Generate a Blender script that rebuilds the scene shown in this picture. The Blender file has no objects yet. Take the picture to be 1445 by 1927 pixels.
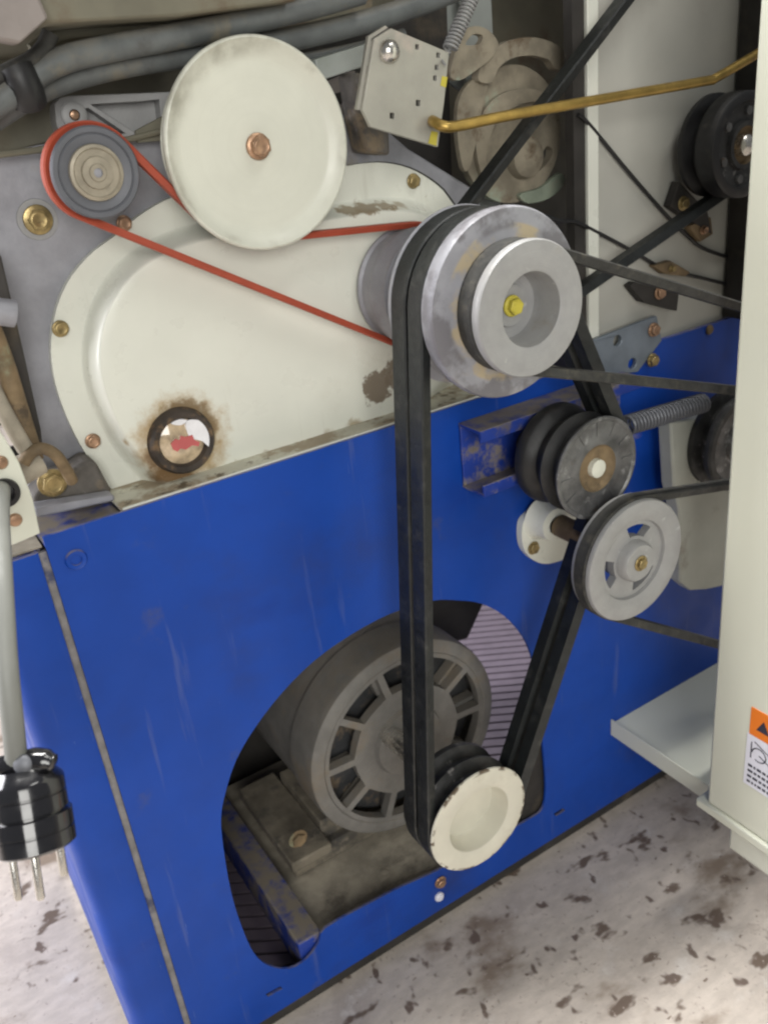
import bpy, bmesh, math, random
from mathutils import Vector, Matrix
from mathutils.geometry import tessellate_polygon
random.seed(7)
PI = math.pi
scn = bpy.context.scene
C = scn.collection

# ------------------------------------------------------------------ camera
F = 1665.0; PX, PY = 722.5, 963.5                       # focal length and centre in pixels of the 1445 x 1927 photograph
EX = Vector((0.83976539, -0.31040173, 0.4454715)); EY = Vector((-0.53256204, -0.3111842, 0.78710995)); EZ = Vector((-0.1056966, -0.8982289, -0.4266299))
CAM = Vector((-0.07324496, -0.63918713, 0.89313419))
cam_data = bpy.data.cameras.new('camera'); cam = bpy.data.objects.new('camera', cam_data); C.objects.link(cam)
row = lambda i: Vector((EX[i], EY[i], EZ[i]))
right, down, fwd = row(0), row(1), row(2)
m = Matrix.Identity(4)
for k in range(3):
    m[k][0] = right[k]; m[k][1] = -down[k]; m[k][2] = -fwd[k]; m[k][3] = CAM[k]
cam.matrix_world = m
cam_data.sensor_fit = 'HORIZONTAL'; cam_data.sensor_width = 36.0; cam_data.lens = F / 1445 * 36
cam_data.clip_start = 0.01; cam_data.clip_end = 50
cam_data.dof.use_dof = True; cam_data.dof.focus_distance = 0.68; cam_data.dof.aperture_fstop = 13
scn.camera = cam
scn.cycles.pixel_filter_type = 'BLACKMAN_HARRIS'; scn.cycles.filter_width = 2.3
scn.cycles.max_bounces = 6

# ------------------------------------------------------------------ world and lamps (an indoor workshop: ceiling light, a doorway far left)
world = bpy.data.worlds.new('World'); scn.world = world; world.use_nodes = True
bg = world.node_tree.nodes['Background']; bg.inputs[0].default_value = (0.93, 0.97, 1.0, 1); bg.inputs[1].default_value = 0.17
scn.view_settings.view_transform = 'Standard'; scn.view_settings.look = 'None'
scn.view_settings.exposure = 0.0; scn.view_settings.gamma = 1.0
def area(name, loc, target, sx, sy, watts, col=(1, 1, 1)):
    l = bpy.data.lights.new(name, 'AREA'); l.shape = 'RECTANGLE'; l.size = sx; l.size_y = sy; l.energy = watts; l.color = col
    o = bpy.data.objects.new(name, l); C.objects.link(o); o.location = loc
    o.rotation_euler = (Vector(target) - Vector(loc)).to_track_quat('-Z', 'Y').to_euler()
    return o
area('overhead_light', (0.95, -1.10, 2.6), (0.25, 0.0, 0.5), 1.0, 0.3, 10, (1.0, 0.985, 0.94))
area('doorway_light', (-0.75, -2.5, 1.45), (0.3, 0.0, 0.6), 1.3, 1.3, 48, (1.0, 0.985, 0.94))
area('overhead_light', (0.25, 0.07, 2.5), (0.25, -0.2, 0.0), 1.5, 0.16, 72, (1.0, 0.98, 0.94))
area('overhead_light', (1.15, 1.5, 2.4), (0.9, 0.6, 0.0), 1.0, 0.4, 30, (0.97, 0.94, 1.0))  # rear lamp added to brighten the grate and the floor behind
area('doorway_light', (-1.9, 1.3, 1.3), (-0.1, 0.75, 0.0), 1.3, 1.7, 105, (0.97, 0.96, 1.0))

# ------------------------------------------------------------------ geometry helpers
def at(px, py, Y=0.0):
    r = EX * (px - PX) + EY * (py - PY) + EZ * F
    r = Vector((EX.dot(Vector((px - PX, py - PY, F))), EY.dot(Vector((px - PX, py - PY, F))), EZ.dot(Vector((px - PX, py - PY, F)))))
    return CAM + r * ((Y - CAM.y) / r.y)
def at_x(px, py, X):
    r = Vector((EX.dot(Vector((px - PX, py - PY, F))), EY.dot(Vector((px - PX, py - PY, F))), EZ.dot(Vector((px - PX, py - PY, F)))))
    return CAM + r * ((X - CAM.x) / r.x)
def proj(p):
    d = p - CAM; q = EX * d.x + EY * d.y + EZ * d.z
    return PX + F * q.x / q.z, PY + F * q.y / q.z
def disc(cx, top, bottom, Y):
    """centre and radius of a wheel whose face at depth Y spans these rows of the photograph"""
    c = at(cx, (top + bottom) / 2, Y); R = 0.05
    for _ in range(40):
        P = [proj(c + Vector((R * math.cos(a), 0, R * math.sin(a)))) for a in [k * PI / 60 for k in range(120)]]
        y0, y1 = min(p[1] for p in P), max(p[1] for p in P); x0, x1 = min(p[0] for p in P), max(p[0] for p in P)
        q = proj(c); c = at(q[0] + cx - (x0 + x1) / 2, q[1] + (top + bottom) / 2 - (y0 + y1) / 2, Y); R *= (bottom - top) / (y1 - y0)
    return c, R

class MB:
    def __init__(s): s.v = []; s.f = []
    def add(s, vs, fs):
        n = len(s.v); s.v += [Vector(v) for v in vs]; s.f += [tuple(n + i for i in f) for f in fs]; return s
    def box(s, x0, x1, y0, y1, z0, z1):
        return s.add([(x, y, z) for x in (x0, x1) for y in (y0, y1) for z in (z0, z1)],
                     [(0, 1, 3, 2), (4, 6, 7, 5), (0, 4, 5, 1), (2, 3, 7, 6), (0, 2, 6, 4), (1, 5, 7, 3)])
    def prism(s, outer, y0, y1, holes=()):
        """polygon in (x, z) pushed along y; holes are real"""
        loops = [outer] + list(holes); flat = [p for l in loops for p in l]; n = len(flat)
        tris = tessellate_polygon([[Vector((p[0], p[1], 0)) for p in l] for l in loops])
        s.add([(p[0], y0, p[1]) for p in flat] + [(p[0], y1, p[1]) for p in flat],
              [tuple(t) for t in tris] + [tuple(i + n for i in t) for t in tris] +
              [(o + i, o + (i + 1) % len(l), n + o + (i + 1) % len(l), n + o + i) for l, o in zip(loops, [sum(len(k) for k in loops[:j]) for j in range(len(loops))]) for i in range(len(l))])
        return s
    def lathe(s, c, prof, n=64):
        """profile of (radius, y) turned about the y axis through c"""
        m_ = len(prof)
        s.add([(c[0] + r * math.cos(2 * PI * k / n), y, c[2] + r * math.sin(2 * PI * k / n)) for k in range(n) for r, y in prof],
              [(k * m_ + j, k * m_ + j + 1, ((k + 1) % n) * m_ + j + 1, ((k + 1) % n) * m_ + j) for k in range(n) for j in range(m_ - 1)])
        return s
    def tube(s, pts, r, n=12, cap=True):
        pts = [Vector(p) for p in pts]; rs = r if isinstance(r, (list, tuple)) else [r] * len(pts)
        up = None; rings = []
        for i, p in enumerate(pts):
            t = (pts[min(i + 1, len(pts) - 1)] - pts[max(i - 1, 0)]).normalized()
            if up is None: up = t.orthogonal().normalized()
            up = (up - t * up.dot(t)).normalized(); w = t.cross(up)
            rings.append([p + (up * math.cos(2 * PI * k / n) + w * math.sin(2 * PI * k / n)) * rs[i] for k in range(n)])
        fs = [(i * n + k, i * n + (k + 1) % n, (i + 1) * n + (k + 1) % n, (i + 1) * n + k) for i in range(len(pts) - 1) for k in range(n)]
        if cap: fs += [tuple(range(n)), tuple(range((len(pts) - 1) * n, len(pts) * n))]
        return s.add([v for g in rings for v in g], fs)
    def loft(s, loops, cap=True):
        n = len(loops[0])
        fs = [(i * n + k, i * n + (k + 1) % n, (i + 1) * n + (k + 1) % n, (i + 1) * n + k) for i in range(len(loops) - 1) for k in range(n)]
        if cap: fs.append(tuple(range((len(loops) - 1) * n, len(loops) * n)))
        return s.add([v for l in loops for v in l], fs)
    def build(s, name, mat, parent=None, bevel=0.0, angle=38, kind=None, smooth=True):
        me = bpy.data.meshes.new(name); org = root_loc(parent)
        me.from_pydata([v - org for v in s.v], [], s.f)
        bm = bmesh.new(); bm.from_mesh(me); bmesh.ops.remove_doubles(bm, verts=bm.verts, dist=1e-6)
        bmesh.ops.recalc_face_normals(bm, faces=bm.faces); bm.to_mesh(me); bm.free()
        me.materials.append(mat)
        if smooth: me.shade_smooth(); me.set_sharp_from_angle(angle=math.radians(angle))
        o = bpy.data.objects.new(name, me); C.objects.link(o)
        if parent is not None: o.parent = parent
        if bevel:
            b = o.modifiers.new('bevel', 'BEVEL'); b.width = bevel; b.segments = 2; b.limit_method = 'ANGLE'; b.angle_limit = math.radians(40)
        if kind: o['kind'] = kind
        return o
def root_loc(o):
    if o is None: return Vector((0, 0, 0))
    while o.parent is not None: o = o.parent
    return o.location.copy()
def thing(name, label, cat, loc, group=None):
    o = bpy.data.objects.new(name, None); C.objects.link(o); o.location = loc; o.empty_display_size = 0.02
    o['label'] = label; o['category'] = cat
    if group: o['group'] = group
    return o
def tag(o, label, cat, group=None):
    o['label'] = label; o['category'] = cat
    if group: o['group'] = group
    return o
def spline(pts, n, closed=False):
    pts = [Vector(p) for p in pts]; N = len(pts); out = []
    segs = N if closed else N - 1
    for i in range(segs):
        g = lambda k: pts[k % N] if closed else pts[max(0, min(N - 1, k))]
        a, b, c, d = g(i - 1), g(i), g(i + 1), g(i + 2)
        for j in range(n):
            t = j / n
            out.append(0.5 * ((2 * b) + (c - a) * t + (2 * a - 5 * b + 4 * c - d) * t * t + (3 * b - 3 * c + d - a) * t ** 3))
    if not closed: out.append(pts[-1])
    return out
def resample(loop, n):
    L = [0.0]
    for i in range(len(loop)): L.append(L[-1] + (loop[(i + 1) % len(loop)] - loop[i]).length)
    out = []; i = 0
    for k in range(n):
        d = L[-1] * k / n
        while L[i + 1] < d: i += 1
        t = (d - L[i]) / max(1e-9, L[i + 1] - L[i]); out.append(loop[i].lerp(loop[(i + 1) % len(loop)], t))
    return out
def poly(pts, Y): return [(at(x, y, Y).x, at(x, y, Y).z) for x, y in pts]
def curve_poly(pts, Y, n=6): return [(v.x, v.z) for v in spline([at(x, y, Y) for x, y in pts], n, True)]
def ring_pts(c, r, n=24, a0=0, a1=2 * PI): return [(c[0] + r * math.cos(a0 + (a1 - a0) * k / n), c[2] + r * math.sin(a0 + (a1 - a0) * k / n)) for k in range(n)]
def belt_path(circles, closed=True, da=0.10):
    """circles (x, z, r, s): s = 1 counter-clockwise, -1 pressed on from outside"""
    n = len(circles); T = []
    for i in range(n if closed else n - 1):
        x1, z1, r1, s1 = circles[i]; x2, z2, r2, s2 = circles[(i + 1) % n]
        D = Vector((x2 - x1, z2 - z1)); L = D.length; u = D / L; v = Vector((-u.y, u.x)); k = (s2 * r2 - s1 * r1) / L
        nn = u * k + v * math.sqrt(max(0, 1 - k * k))
        T.append((Vector((x1, z1)) - nn * (s1 * r1), Vector((x2, z2)) - nn * (s2 * r2)))
    out = []
    def run(a, b):
        m_ = max(2, int((b - a).length / 0.02))
        for k in range(1, m_): out.append(a.lerp(b, k / m_))
    def arc(i, p, q):
        x, z, r, s = circles[i]
        if r < 1e-6: out.append(p); return
        a0 = math.atan2(p.y - z, p.x - x); a1 = math.atan2(q.y - z, q.x - x); d = (a1 - a0) % (2 * PI) if s > 0 else -((a0 - a1) % (2 * PI))
        m_ = max(1, int(abs(d) / da))
        for k in range(m_ + 1): out.append(Vector((x + r * math.cos(a0 + d * k / m_), z + r * math.sin(a0 + d * k / m_))))
    for i in range(n):
        if closed: arc(i, T[i - 1][1], T[i][0]); run(*T[i])
        else:
            arc(i, T[i - 1][1] if i else T[0][0], T[i][0] if i < n - 1 else T[-1][1])
            if i < n - 1: run(*T[i])
    return out
def belt_mb(circles, Y, w, t, closed=True, win=0.66, rib=0.0):
    path = belt_path(circles, closed); n = len(path); vs = []; fs = []
    cr = 0.0012
    sec = [(0, -w * win / 2), (t - cr, -w / 2), (t, -w / 2 + cr), (t + rib, 0), (t, w / 2 - cr), (t - cr, w / 2), (0, w * win / 2)]; K = len(sec)
    for i in range(n):
        a = path[(i - 1) % n] if closed or i else path[0]; b = path[(i + 1) % n] if closed or i < n - 1 else path[-1]
        d = (b - a).normalized(); o = Vector((d.y, -d.x))           # outward, to the right of a counter-clockwise path
        for h, y in sec: vs.append((path[i].x + o.x * h, Y + y, path[i].y + o.y * h))
    for i in range(n if closed else n - 1):
        for k in range(K): fs.append((i * K + k, i * K + (k + 1) % K, ((i + 1) % n) * K + (k + 1) % K, ((i + 1) % n) * K + k))
    if not closed: fs += [tuple(range(K)), tuple(range((n - 1) * K, n * K))]
    return MB().add(vs, fs)
def spring_pts(a, b, r, turns, n=12):
    a, b = Vector(a), Vector(b); t = (b - a).normalized(); u = t.orthogonal().normalized(); w = t.cross(u)
    return [a.lerp(b, k / (turns * n)) + (u * math.cos(2 * PI * k / n) + w * math.sin(2 * PI * k / n)) * r for k in range(turns * n + 1)]

# ------------------------------------------------------------------ materials (all procedural, on world position)
def mat(name, col, rough=0.5, metal=0.0, var=0.12, nscale=30.0, dirt=(), bump=None, dust=None, stains=(), rings=(), turn=None, streak=None, coat=0.0, stretch=None, spec=0.5):
    """dirt: (colour, low, high, scale) patches; dust: colour, amount on upward faces; stains: (point, r_in, r_out, colour, wobble, opacity)"""
    M = bpy.data.materials.new(name); M.use_nodes = True; N = M.node_tree.nodes; L = M.node_tree.links; b = N['Principled BSDF']
    geo = N.new('ShaderNodeNewGeometry'); pos = geo.outputs['Position']
    if stretch:
        mp = N.new('ShaderNodeMapping'); mp.inputs['Scale'].default_value = stretch; L.new(pos, mp.inputs['Vector']); tpos = mp.outputs[0]
    else: tpos = pos
    def noise(scale, detail=5, rough_=0.6, src=None):
        t = N.new('ShaderNodeTexNoise'); t.inputs['Scale'].default_value = scale; t.inputs['Detail'].default_value = detail; t.inputs['Roughness'].default_value = rough_
        L.new(src or tpos, t.inputs['Vector']); return t.outputs['Fac']
    def rng(v, a, b_, c=0.0, d=1.0, smooth=True):
        r = N.new('ShaderNodeMapRange'); r.interpolation_type = 'SMOOTHSTEP' if smooth else 'LINEAR'; r.clamp = True
        for i, x in enumerate((a, b_, c, d)): r.inputs[i + 1].default_value = x
        L.new(v, r.inputs[0]); return r.outputs[0]
    def mix(f, a, b_):
        x = N.new('ShaderNodeMix'); x.data_type = 'RGBA'; L.new(f, x.inputs[0])
        for s, i in ((a, 6), (b_, 7)):
            if isinstance(s, tuple): x.inputs[i].default_value = (*s, 1)
            else: L.new(s, x.inputs[i])
        return x.outputs[2]
    def mul(a, k):
        x = N.new('ShaderNodeMath'); x.operation = 'MULTIPLY'; L.new(a, x.inputs[0])
        if isinstance(k, (int, float)): x.inputs[1].default_value = k
        else: L.new(k, x.inputs[1])
        return x.outputs[0]
    c = mix(rng(noise(nscale), 0.3, 0.7), tuple(x * (1 - var) for x in col), tuple(min(1, x * (1 + var)) for x in col))
    rr = rng(noise(nscale * 2.3), 0.3, 0.7, max(0.03, rough - 0.08), min(1, rough + 0.1))
    for dc, lo, hi, sc in dirt: c = mix(mul(rng(noise(sc, 7, 0.65, pos), lo, hi), 0.9), c, dc)
    if dust:
        sx = N.new('ShaderNodeSeparateXYZ'); L.new(geo.outputs['Normal'], sx.inputs[0])
        c = mix(mul(mul(rng(sx.outputs[2], 0.2, 0.9), rng(noise(60, 6), 0.25, 0.6)), dust[1]), c, dust[0])
    for pt, ri, ro, sc, wob, op in stains:
        d = N.new('ShaderNodeVectorMath'); d.operation = 'DISTANCE'; L.new(pos, d.inputs[0]); d.inputs[1].default_value = pt
        w = N.new('ShaderNodeMath'); w.operation = 'MULTIPLY_ADD'; L.new(noise(90, 6, 0.65, pos), w.inputs[0]); w.inputs[1].default_value = wob; w.inputs[2].default_value = -wob / 2
        s = N.new('ShaderNodeMath'); s.operation = 'ADD'; L.new(d.outputs['Value'], s.inputs[0]); L.new(w.outputs[0], s.inputs[1])
        c = mix(mul(rng(s.outputs[0], ri, ro, 1, 0), op), c, sc)
    if turn:                                                        # fine concentric lathe marks
        d = N.new('ShaderNodeVectorMath'); d.operation = 'DISTANCE'; L.new(pos, d.inputs[0]); d.inputs[1].default_value = turn[0]
        x = N.new('ShaderNodeCombineXYZ'); L.new(d.outputs['Value'], x.inputs[0])
        c = mix(mul(rng(noise(turn[1], 4, 0.8, x.outputs[0]), 0.42, 0.62), turn[3]), c, turn[2])
    if streak:                                                      # long scuffs and wiped grease
        for sc_, lo, hi, op, col_ in streak:
            mp2 = N.new('ShaderNodeMapping'); mp2.inputs['Scale'].default_value = sc_; mp2.inputs['Rotation'].default_value = (0, 0.5, 0); L.new(pos, mp2.inputs['Vector'])
            c = mix(mul(rng(noise(1.0, 5, 0.6, mp2.outputs[0]), lo, hi), op), c, col_)
    for pt, ra, rb, rc_, col_, lo, hi, sc in rings:                  # grime kept to a band of radii round a wheel centre
        d = N.new('ShaderNodeVectorMath'); d.operation = 'DISTANCE'; L.new(pos, d.inputs[0]); d.inputs[1].default_value = pt
        m1 = rng(d.outputs['Value'], ra, rb); m2 = rng(d.outputs['Value'], rc_, rc_ + (rb - ra) * 0.5, 1, 0)
        c = mix(mul(mul(m1, m2), rng(noise(sc, 6, 0.6, pos), lo, hi)), c, col_)
    L.new(c, b.inputs['Base Color']); L.new(rr, b.inputs['Roughness']); b.inputs['Metallic'].default_value = metal; b.inputs['Specular IOR Level'].default_value = spec; b.inputs['Coat Weight'].default_value = coat
    if bump:
        bp = N.new('ShaderNodeBump'); bp.inputs['Strength'].default_value = bump[1]; bp.inputs['Distance'].default_value = 0.001
        L.new(noise(bump[0], 4), bp.inputs['Height']); L.new(bp.outputs[0], b.inputs['Normal'])
    return M
DUST = (0.27, 0.23, 0.17)
BROWN = (0.10, 0.065, 0.035)
sg = at(345, 832, 0.03)
WC, WR = disc(482, 62, 470, 0.0); SC, SR = disc(950, 383, 748, -0.113)
M = {}
M['blue'] = mat('blue_paint', (0.006, 0.054, 0.335), 0.42, var=0.10, nscale=9, dirt=(((0.12, 0.18, 0.42), 0.71, 0.76, 75), ((0.02, 0.04, 0.17), 0.52, 0.80, 5), ((0.05, 0.07, 0.20), 0.60, 0.78, 24)), dust=(DUST, 0.6), spec=0.26, bump=(14, 0.35), streak=(((70, 70, 5), 0.60, 0.72, 0.35, (0.10, 0.13, 0.30)), ((6, 6, 14), 0.55, 0.75, 0.5, (0.006, 0.030, 0.22)), ((240, 240, 12), 0.70, 0.74, 0.6, (0.16, 0.22, 0.45))))
M['blue_in'] = mat('blue_paint_dusty', (0.010, 0.040, 0.28), 0.6, dirt=((DUST, 0.48, 0.62, 28), ((0.02, 0.02, 0.02), 0.55, 0.75, 14)), dust=((0.22, 0.19, 0.15), 1.0))
M['cream'] = mat('cream_paint', (0.69, 0.70, 0.625), 0.33, var=0.03, nscale=12,
    dirt=(((0.50, 0.48, 0.40), 0.56, 0.85, 8), ((0.36, 0.33, 0.25), 0.70, 0.80, 45)), bump=(120, 0.10), streak=(((60, 60, 6), 0.60, 0.78, 0.30, (0.44, 0.42, 0.35)),),
    stains=((tuple(sg), 0.027, 0.047, (0.40, 0.27, 0.12), 0.034, 0.85), (tuple(at(352, 815, 0.03)), 0.024, 0.031, (0.17, 0.11, 0.05), 0.022, 0.8), (tuple(at(330, 890, 0.03)), 0.012, 0.028, (0.17, 0.10, 0.045), 0.03, 0.95), (tuple(at(300, 860, 0.03)), 0.004, 0.016, (0.16, 0.09, 0.04), 0.02, 0.85), (tuple(at(232, 838, 0.035)), 0.002, 0.006, (0.33, 0.22, 0.09), 0.006, 0.9),
            (tuple(at(712, 728, 0.032)), 0.013, 0.017, (0.17, 0.13, 0.09), 0.034, 0.95), (tuple(at(750, 702, 0.032)), 0.013, 0.017, (0.17, 0.13, 0.09), 0.024, 0.95),
            (tuple(at(400, 897, 0.031)), 0.004, 0.011, (0.30, 0.24, 0.15), 0.018, 0.8), (tuple(at(450, 884, 0.031)), 0.003, 0.009, (0.30, 0.24, 0.15), 0.018, 0.7), (tuple(at(505, 868, 0.031)), 0.004, 0.01, (0.30, 0.24, 0.15), 0.018, 0.8), (tuple(at(560, 850, 0.031)), 0.003, 0.008, (0.30, 0.24, 0.15), 0.018, 0.7), (tuple(at(620, 826, 0.031)), 0.004, 0.01, (0.30, 0.24, 0.15), 0.018, 0.8), (tuple(at(670, 806, 0.031)), 0.004, 0.011, (0.30, 0.24, 0.15), 0.018, 0.85), (tuple(at(255, 905, 0.031)), 0.003, 0.009, (0.30, 0.24, 0.15), 0.018, 0.7), 
            (tuple(at(690, 384, 0.042)), 0.009, 0.013, (0.25, 0.18, 0.10), 0.024, 0.9), (tuple(at(725, 378, 0.042)), 0.008, 0.012, (0.24, 0.17, 0.09), 0.024, 0.9), (tuple(at(655, 386, 0.042)), 0.008, 0.012, (0.28, 0.21, 0.12), 0.024, 0.9), (tuple(at(758, 374, 0.042)), 0.005, 0.010, (0.28, 0.21, 0.12), 0.018, 0.8)))
M['pulley_white'] = mat('off_white_pulley_paint', (0.64, 0.645, 0.56), 0.36, var=0.04, nscale=18, turn=(tuple(WC), 240, (0.57, 0.57, 0.49), 0.16), bump=(90, 0.08), dirt=(((0.47, 0.46, 0.38), 0.60, 0.85, 13),), rings=((tuple(WC + Vector((0.012, 0, -0.016))), WR * 0.98, WR * 1.17, WR * 1.5, (0.40, 0.395, 0.33), 0.36, 0.62, 24), (tuple(WC), WR * 0.88, WR * 0.95, WR * 1.0, (0.45, 0.44, 0.37), 0.50, 0.70, 30)))
M['door'] = mat('cream_door_paint', (0.66, 0.67, 0.57), 0.38, var=0.02, nscale=6)
M['wallpaint'] = mat('grey_cream_paint', (0.41, 0.405, 0.365), 0.5, var=0.06, nscale=8, dirt=(((0.33, 0.31, 0.28), 0.55, 0.8, 9), (BROWN, 0.72, 0.80, 22)))
M['block'] = mat('shaded_cream_casting', (0.42, 0.43, 0.38), 0.55, var=0.06, nscale=20, dirt=(((0.24, 0.22, 0.18), 0.56, 0.75, 18),))  # cream darkened so the block's shade sits in its colour
M['ledge'] = mat('dusty_cream_ledge', (0.55, 0.54, 0.44), 0.6, dirt=(((0.30, 0.24, 0.16), 0.44, 0.56, 24), ((0.10, 0.075, 0.045), 0.55, 0.64, 40)))
M['alu'] = mat('cast_aluminium', (0.295, 0.297, 0.325), 0.52, 0.2, var=0.10, nscale=50, dirt=(((0.25, 0.21, 0.155), 0.57, 0.75, 25), ((0.16, 0.15, 0.15), 0.60, 0.8, 11)), bump=(260, 0.2), rings=((tuple(SC), SR * 0.60, SR * 0.68, SR * 0.80, (0.42, 0.35, 0.24), 0.46, 0.60, 34), (tuple(SC), SR * 0.74, SR * 0.80, SR * 0.99, (0.17, 0.165, 0.18), 0.48, 0.60, 22)))
SP_, SPR_ = disc(1192, 940, 1170, -0.136); S2_, S2R_ = disc(999, 450, 713, -0.14)
for nm_, ce_ in (('alu_bright', S2_), ('alu_spoked', SP_)): M[nm_] = mat('machined_aluminium', (0.315, 0.315, 0.315), 0.50, 0.15, var=0.07, nscale=60, turn=(tuple(ce_), 700, (0.27, 0.265, 0.26), 0.32), dirt=(((0.26, 0.24, 0.21), 0.58, 0.8, 30), ((0.46, 0.46, 0.46), 0.64, 0.7, 70)), bump=(300, 0.12))
M['grey_pulley'] = mat('grey_pulley', (0.115, 0.12, 0.135), 0.5, 0.1, var=0.1, dirt=(((0.25, 0.23, 0.20), 0.62, 0.8, 60),))
M['tan_metal'] = mat('tan_worn_metal', (0.32, 0.285, 0.22), 0.5, 0.25, var=0.15, nscale=90)
M['red'] = mat('red_belt_rubber', (0.36, 0.062, 0.030), 0.55, var=0.08, nscale=50)
M['rubber'] = mat('black_belt_rubber', (0.012, 0.014, 0.014), 0.46, var=0.3, nscale=60, dirt=(((0.055, 0.055, 0.05), 0.52, 0.75, 45), ((0.12, 0.12, 0.105), 0.70, 0.78, 150)), bump=(500, 0.35))
M['rubber_dusty'] = mat('dusty_belt_rubber', (0.030, 0.030, 0.028), 0.7, var=0.3, nscale=70, dirt=(((0.085, 0.078, 0.062), 0.50, 0.75, 90),), bump=(500, 0.3))
M['black'] = mat('black_plastic', (0.012, 0.012, 0.013), 0.48, var=0.2, dirt=(((0.05, 0.045, 0.04), 0.58, 0.8, 70),))
M['gloss'] = mat('glossy_black_plug', (0.010, 0.010, 0.012), 0.18, var=0.05, coat=0.6)
M['worn_black'] = mat('worn_black_metal', (0.045, 0.045, 0.045), 0.42, 0.4, var=0.35, nscale=60, dirt=(((0.27, 0.26, 0.25), 0.58, 0.70, 75),))
M['grey_face'] = mat('scuffed_grey_face', (0.12, 0.12, 0.12), 0.42, 0.35, var=0.35, nscale=55, dirt=(((0.34, 0.34, 0.34), 0.55, 0.68, 60), ((0.10, 0.065, 0.04), 0.60, 0.72, 35)))
M['zinc'] = mat('zinc_plate', (0.36, 0.35, 0.31), 0.40, 0.4, var=0.10, nscale=18, dirt=(((0.55, 0.45, 0.40), 0.60, 0.8, 16),))
M['brass'] = mat('brass_rod', (0.40, 0.27, 0.075), 0.36, 0.75, var=0.2, nscale=40, dirt=((BROWN, 0.55, 0.75, 55),))
M['gold'] = mat('yellow_passivated_bolt', (0.34, 0.26, 0.12), 0.36, 0.7, var=0.3, nscale=140, dirt=((BROWN, 0.56, 0.72, 160),))
M['copper'] = mat('copper_toned_bolt', (0.40, 0.25, 0.16), 0.36, 0.65, var=0.25, nscale=120, dirt=((BROWN, 0.60, 0.75, 140),))
M['yellow'] = mat('yellow_paint_mark', (0.50, 0.43, 0.05), 0.45, var=0.1)
M['rust'] = mat('rusty_cam_metal', (0.19, 0.135, 0.075), 0.75, 0.1, var=0.35, nscale=40, dirt=(((0.25, 0.30, 0.20), 0.58, 0.72, 22), ((0.06, 0.045, 0.03), 0.55, 0.7, 35)), bump=(120, 0.5))
M['motor'] = mat('dusty_motor_grey', (0.185, 0.178, 0.165), 0.68, 0.1, var=0.15, nscale=35, dirt=(((0.21, 0.17, 0.12), 0.50, 0.75, 18), ((0.05, 0.055, 0.065), 0.62, 0.8, 14)), dust=((0.22, 0.19, 0.15), 0.6))
M['dusty_plate'] = mat('dust_covered_plate', (0.33, 0.295, 0.235), 0.9, var=0.25, nscale=30, dirt=(((0.10, 0.085, 0.07), 0.52, 0.75, 18),), bump=(180, 0.6))
M['dirty_foot'] = mat('grimy_foot_casting', (0.10, 0.09, 0.08), 0.7, var=0.4, nscale=30, dirt=(((0.22, 0.17, 0.11), 0.50, 0.65, 35), ((0.30, 0.29, 0.30), 0.58, 0.7, 20)))
M['cam'] = mat('dusty_tan_cam_metal', (0.245, 0.215, 0.16), 0.75, 0.05, var=0.25, nscale=35, dirt=(((0.30, 0.36, 0.28), 0.60, 0.70, 16), ((0.11, 0.075, 0.045), 0.54, 0.68, 30)), bump=(120, 0.5))
M['greengrime'] = mat('pale_green_grimy_paint', (0.24, 0.28, 0.215), 0.7, var=0.2, dirt=((DUST, 0.5, 0.65, 30),))
M['fan'] = mat('dark_dusty_fan', (0.035, 0.036, 0.038), 0.7, var=0.3, dirt=(((0.16, 0.12, 0.08), 0.52, 0.68, 40),))
M['foot_dust'] = mat('dust_caked_motor_foot', (0.19, 0.165, 0.125), 0.9, var=0.3, nscale=28, dirt=(((0.07, 0.065, 0.06), 0.50, 0.68, 24), ((0.30, 0.26, 0.20), 0.56, 0.7, 40)), bump=(140, 0.6))
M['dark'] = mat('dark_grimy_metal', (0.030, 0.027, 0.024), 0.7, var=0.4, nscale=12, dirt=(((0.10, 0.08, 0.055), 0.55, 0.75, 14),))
M['greygreen'] = mat('grey_green_sheet', (0.32, 0.34, 0.32), 0.5, var=0.15, nscale=8, dirt=(((0.22, 0.27, 0.19), 0.58, 0.8, 9),))
M['khaki'] = mat('khaki_grimy_sheet', (0.155, 0.145, 0.105), 0.6, var=0.25, nscale=9, dirt=((BROWN, 0.52, 0.70, 9),))
M['pinkgrey'] = mat('pink_grey_sheet', (0.25, 0.22, 0.205), 0.5, var=0.1)
M['hose'] = mat('grey_hose_rubber', (0.115, 0.125, 0.125), 0.52, var=0.2, nscale=30, dirt=(((0.20, 0.175, 0.125), 0.50, 0.70, 20), ((0.05, 0.045, 0.04), 0.56, 0.75, 12)), dust=(DUST, 0.35))
M['cable'] = mat('grey_cable_sheath', (0.185, 0.19, 0.175), 0.5, var=0.05)
M['steel'] = mat('bright_steel', (0.62, 0.60, 0.56), 0.25, 0.9, var=0.1, nscale=80)
M['springsteel'] = mat('spring_steel', (0.13, 0.135, 0.15), 0.5, 0.3, var=0.1)
M['vent'] = mat('lavender_vent_sheet', (0.215, 0.175, 0.21), 0.55, var=0.08)
M['orange'] = mat('orange_label_print', (0.80, 0.20, 0.015), 0.4, var=0.03)
M['label'] = mat('white_label_print', (0.74, 0.74, 0.82), 0.4, var=0.03)
M['ink'] = mat('black_print', (0.03, 0.03, 0.05), 0.5)
M['seal'] = mat('dusty_seal', (0.20, 0.19, 0.19), 0.8, var=0.25, nscale=60, dirt=(((0.03, 0.04, 0.10), 0.55, 0.65, 14),))
M['ringrust'] = mat('rust_black_ring', (0.035, 0.026, 0.020), 0.6, var=0.4, nscale=60, dirt=(((0.16, 0.10, 0.05), 0.54, 0.68, 70),))
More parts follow.
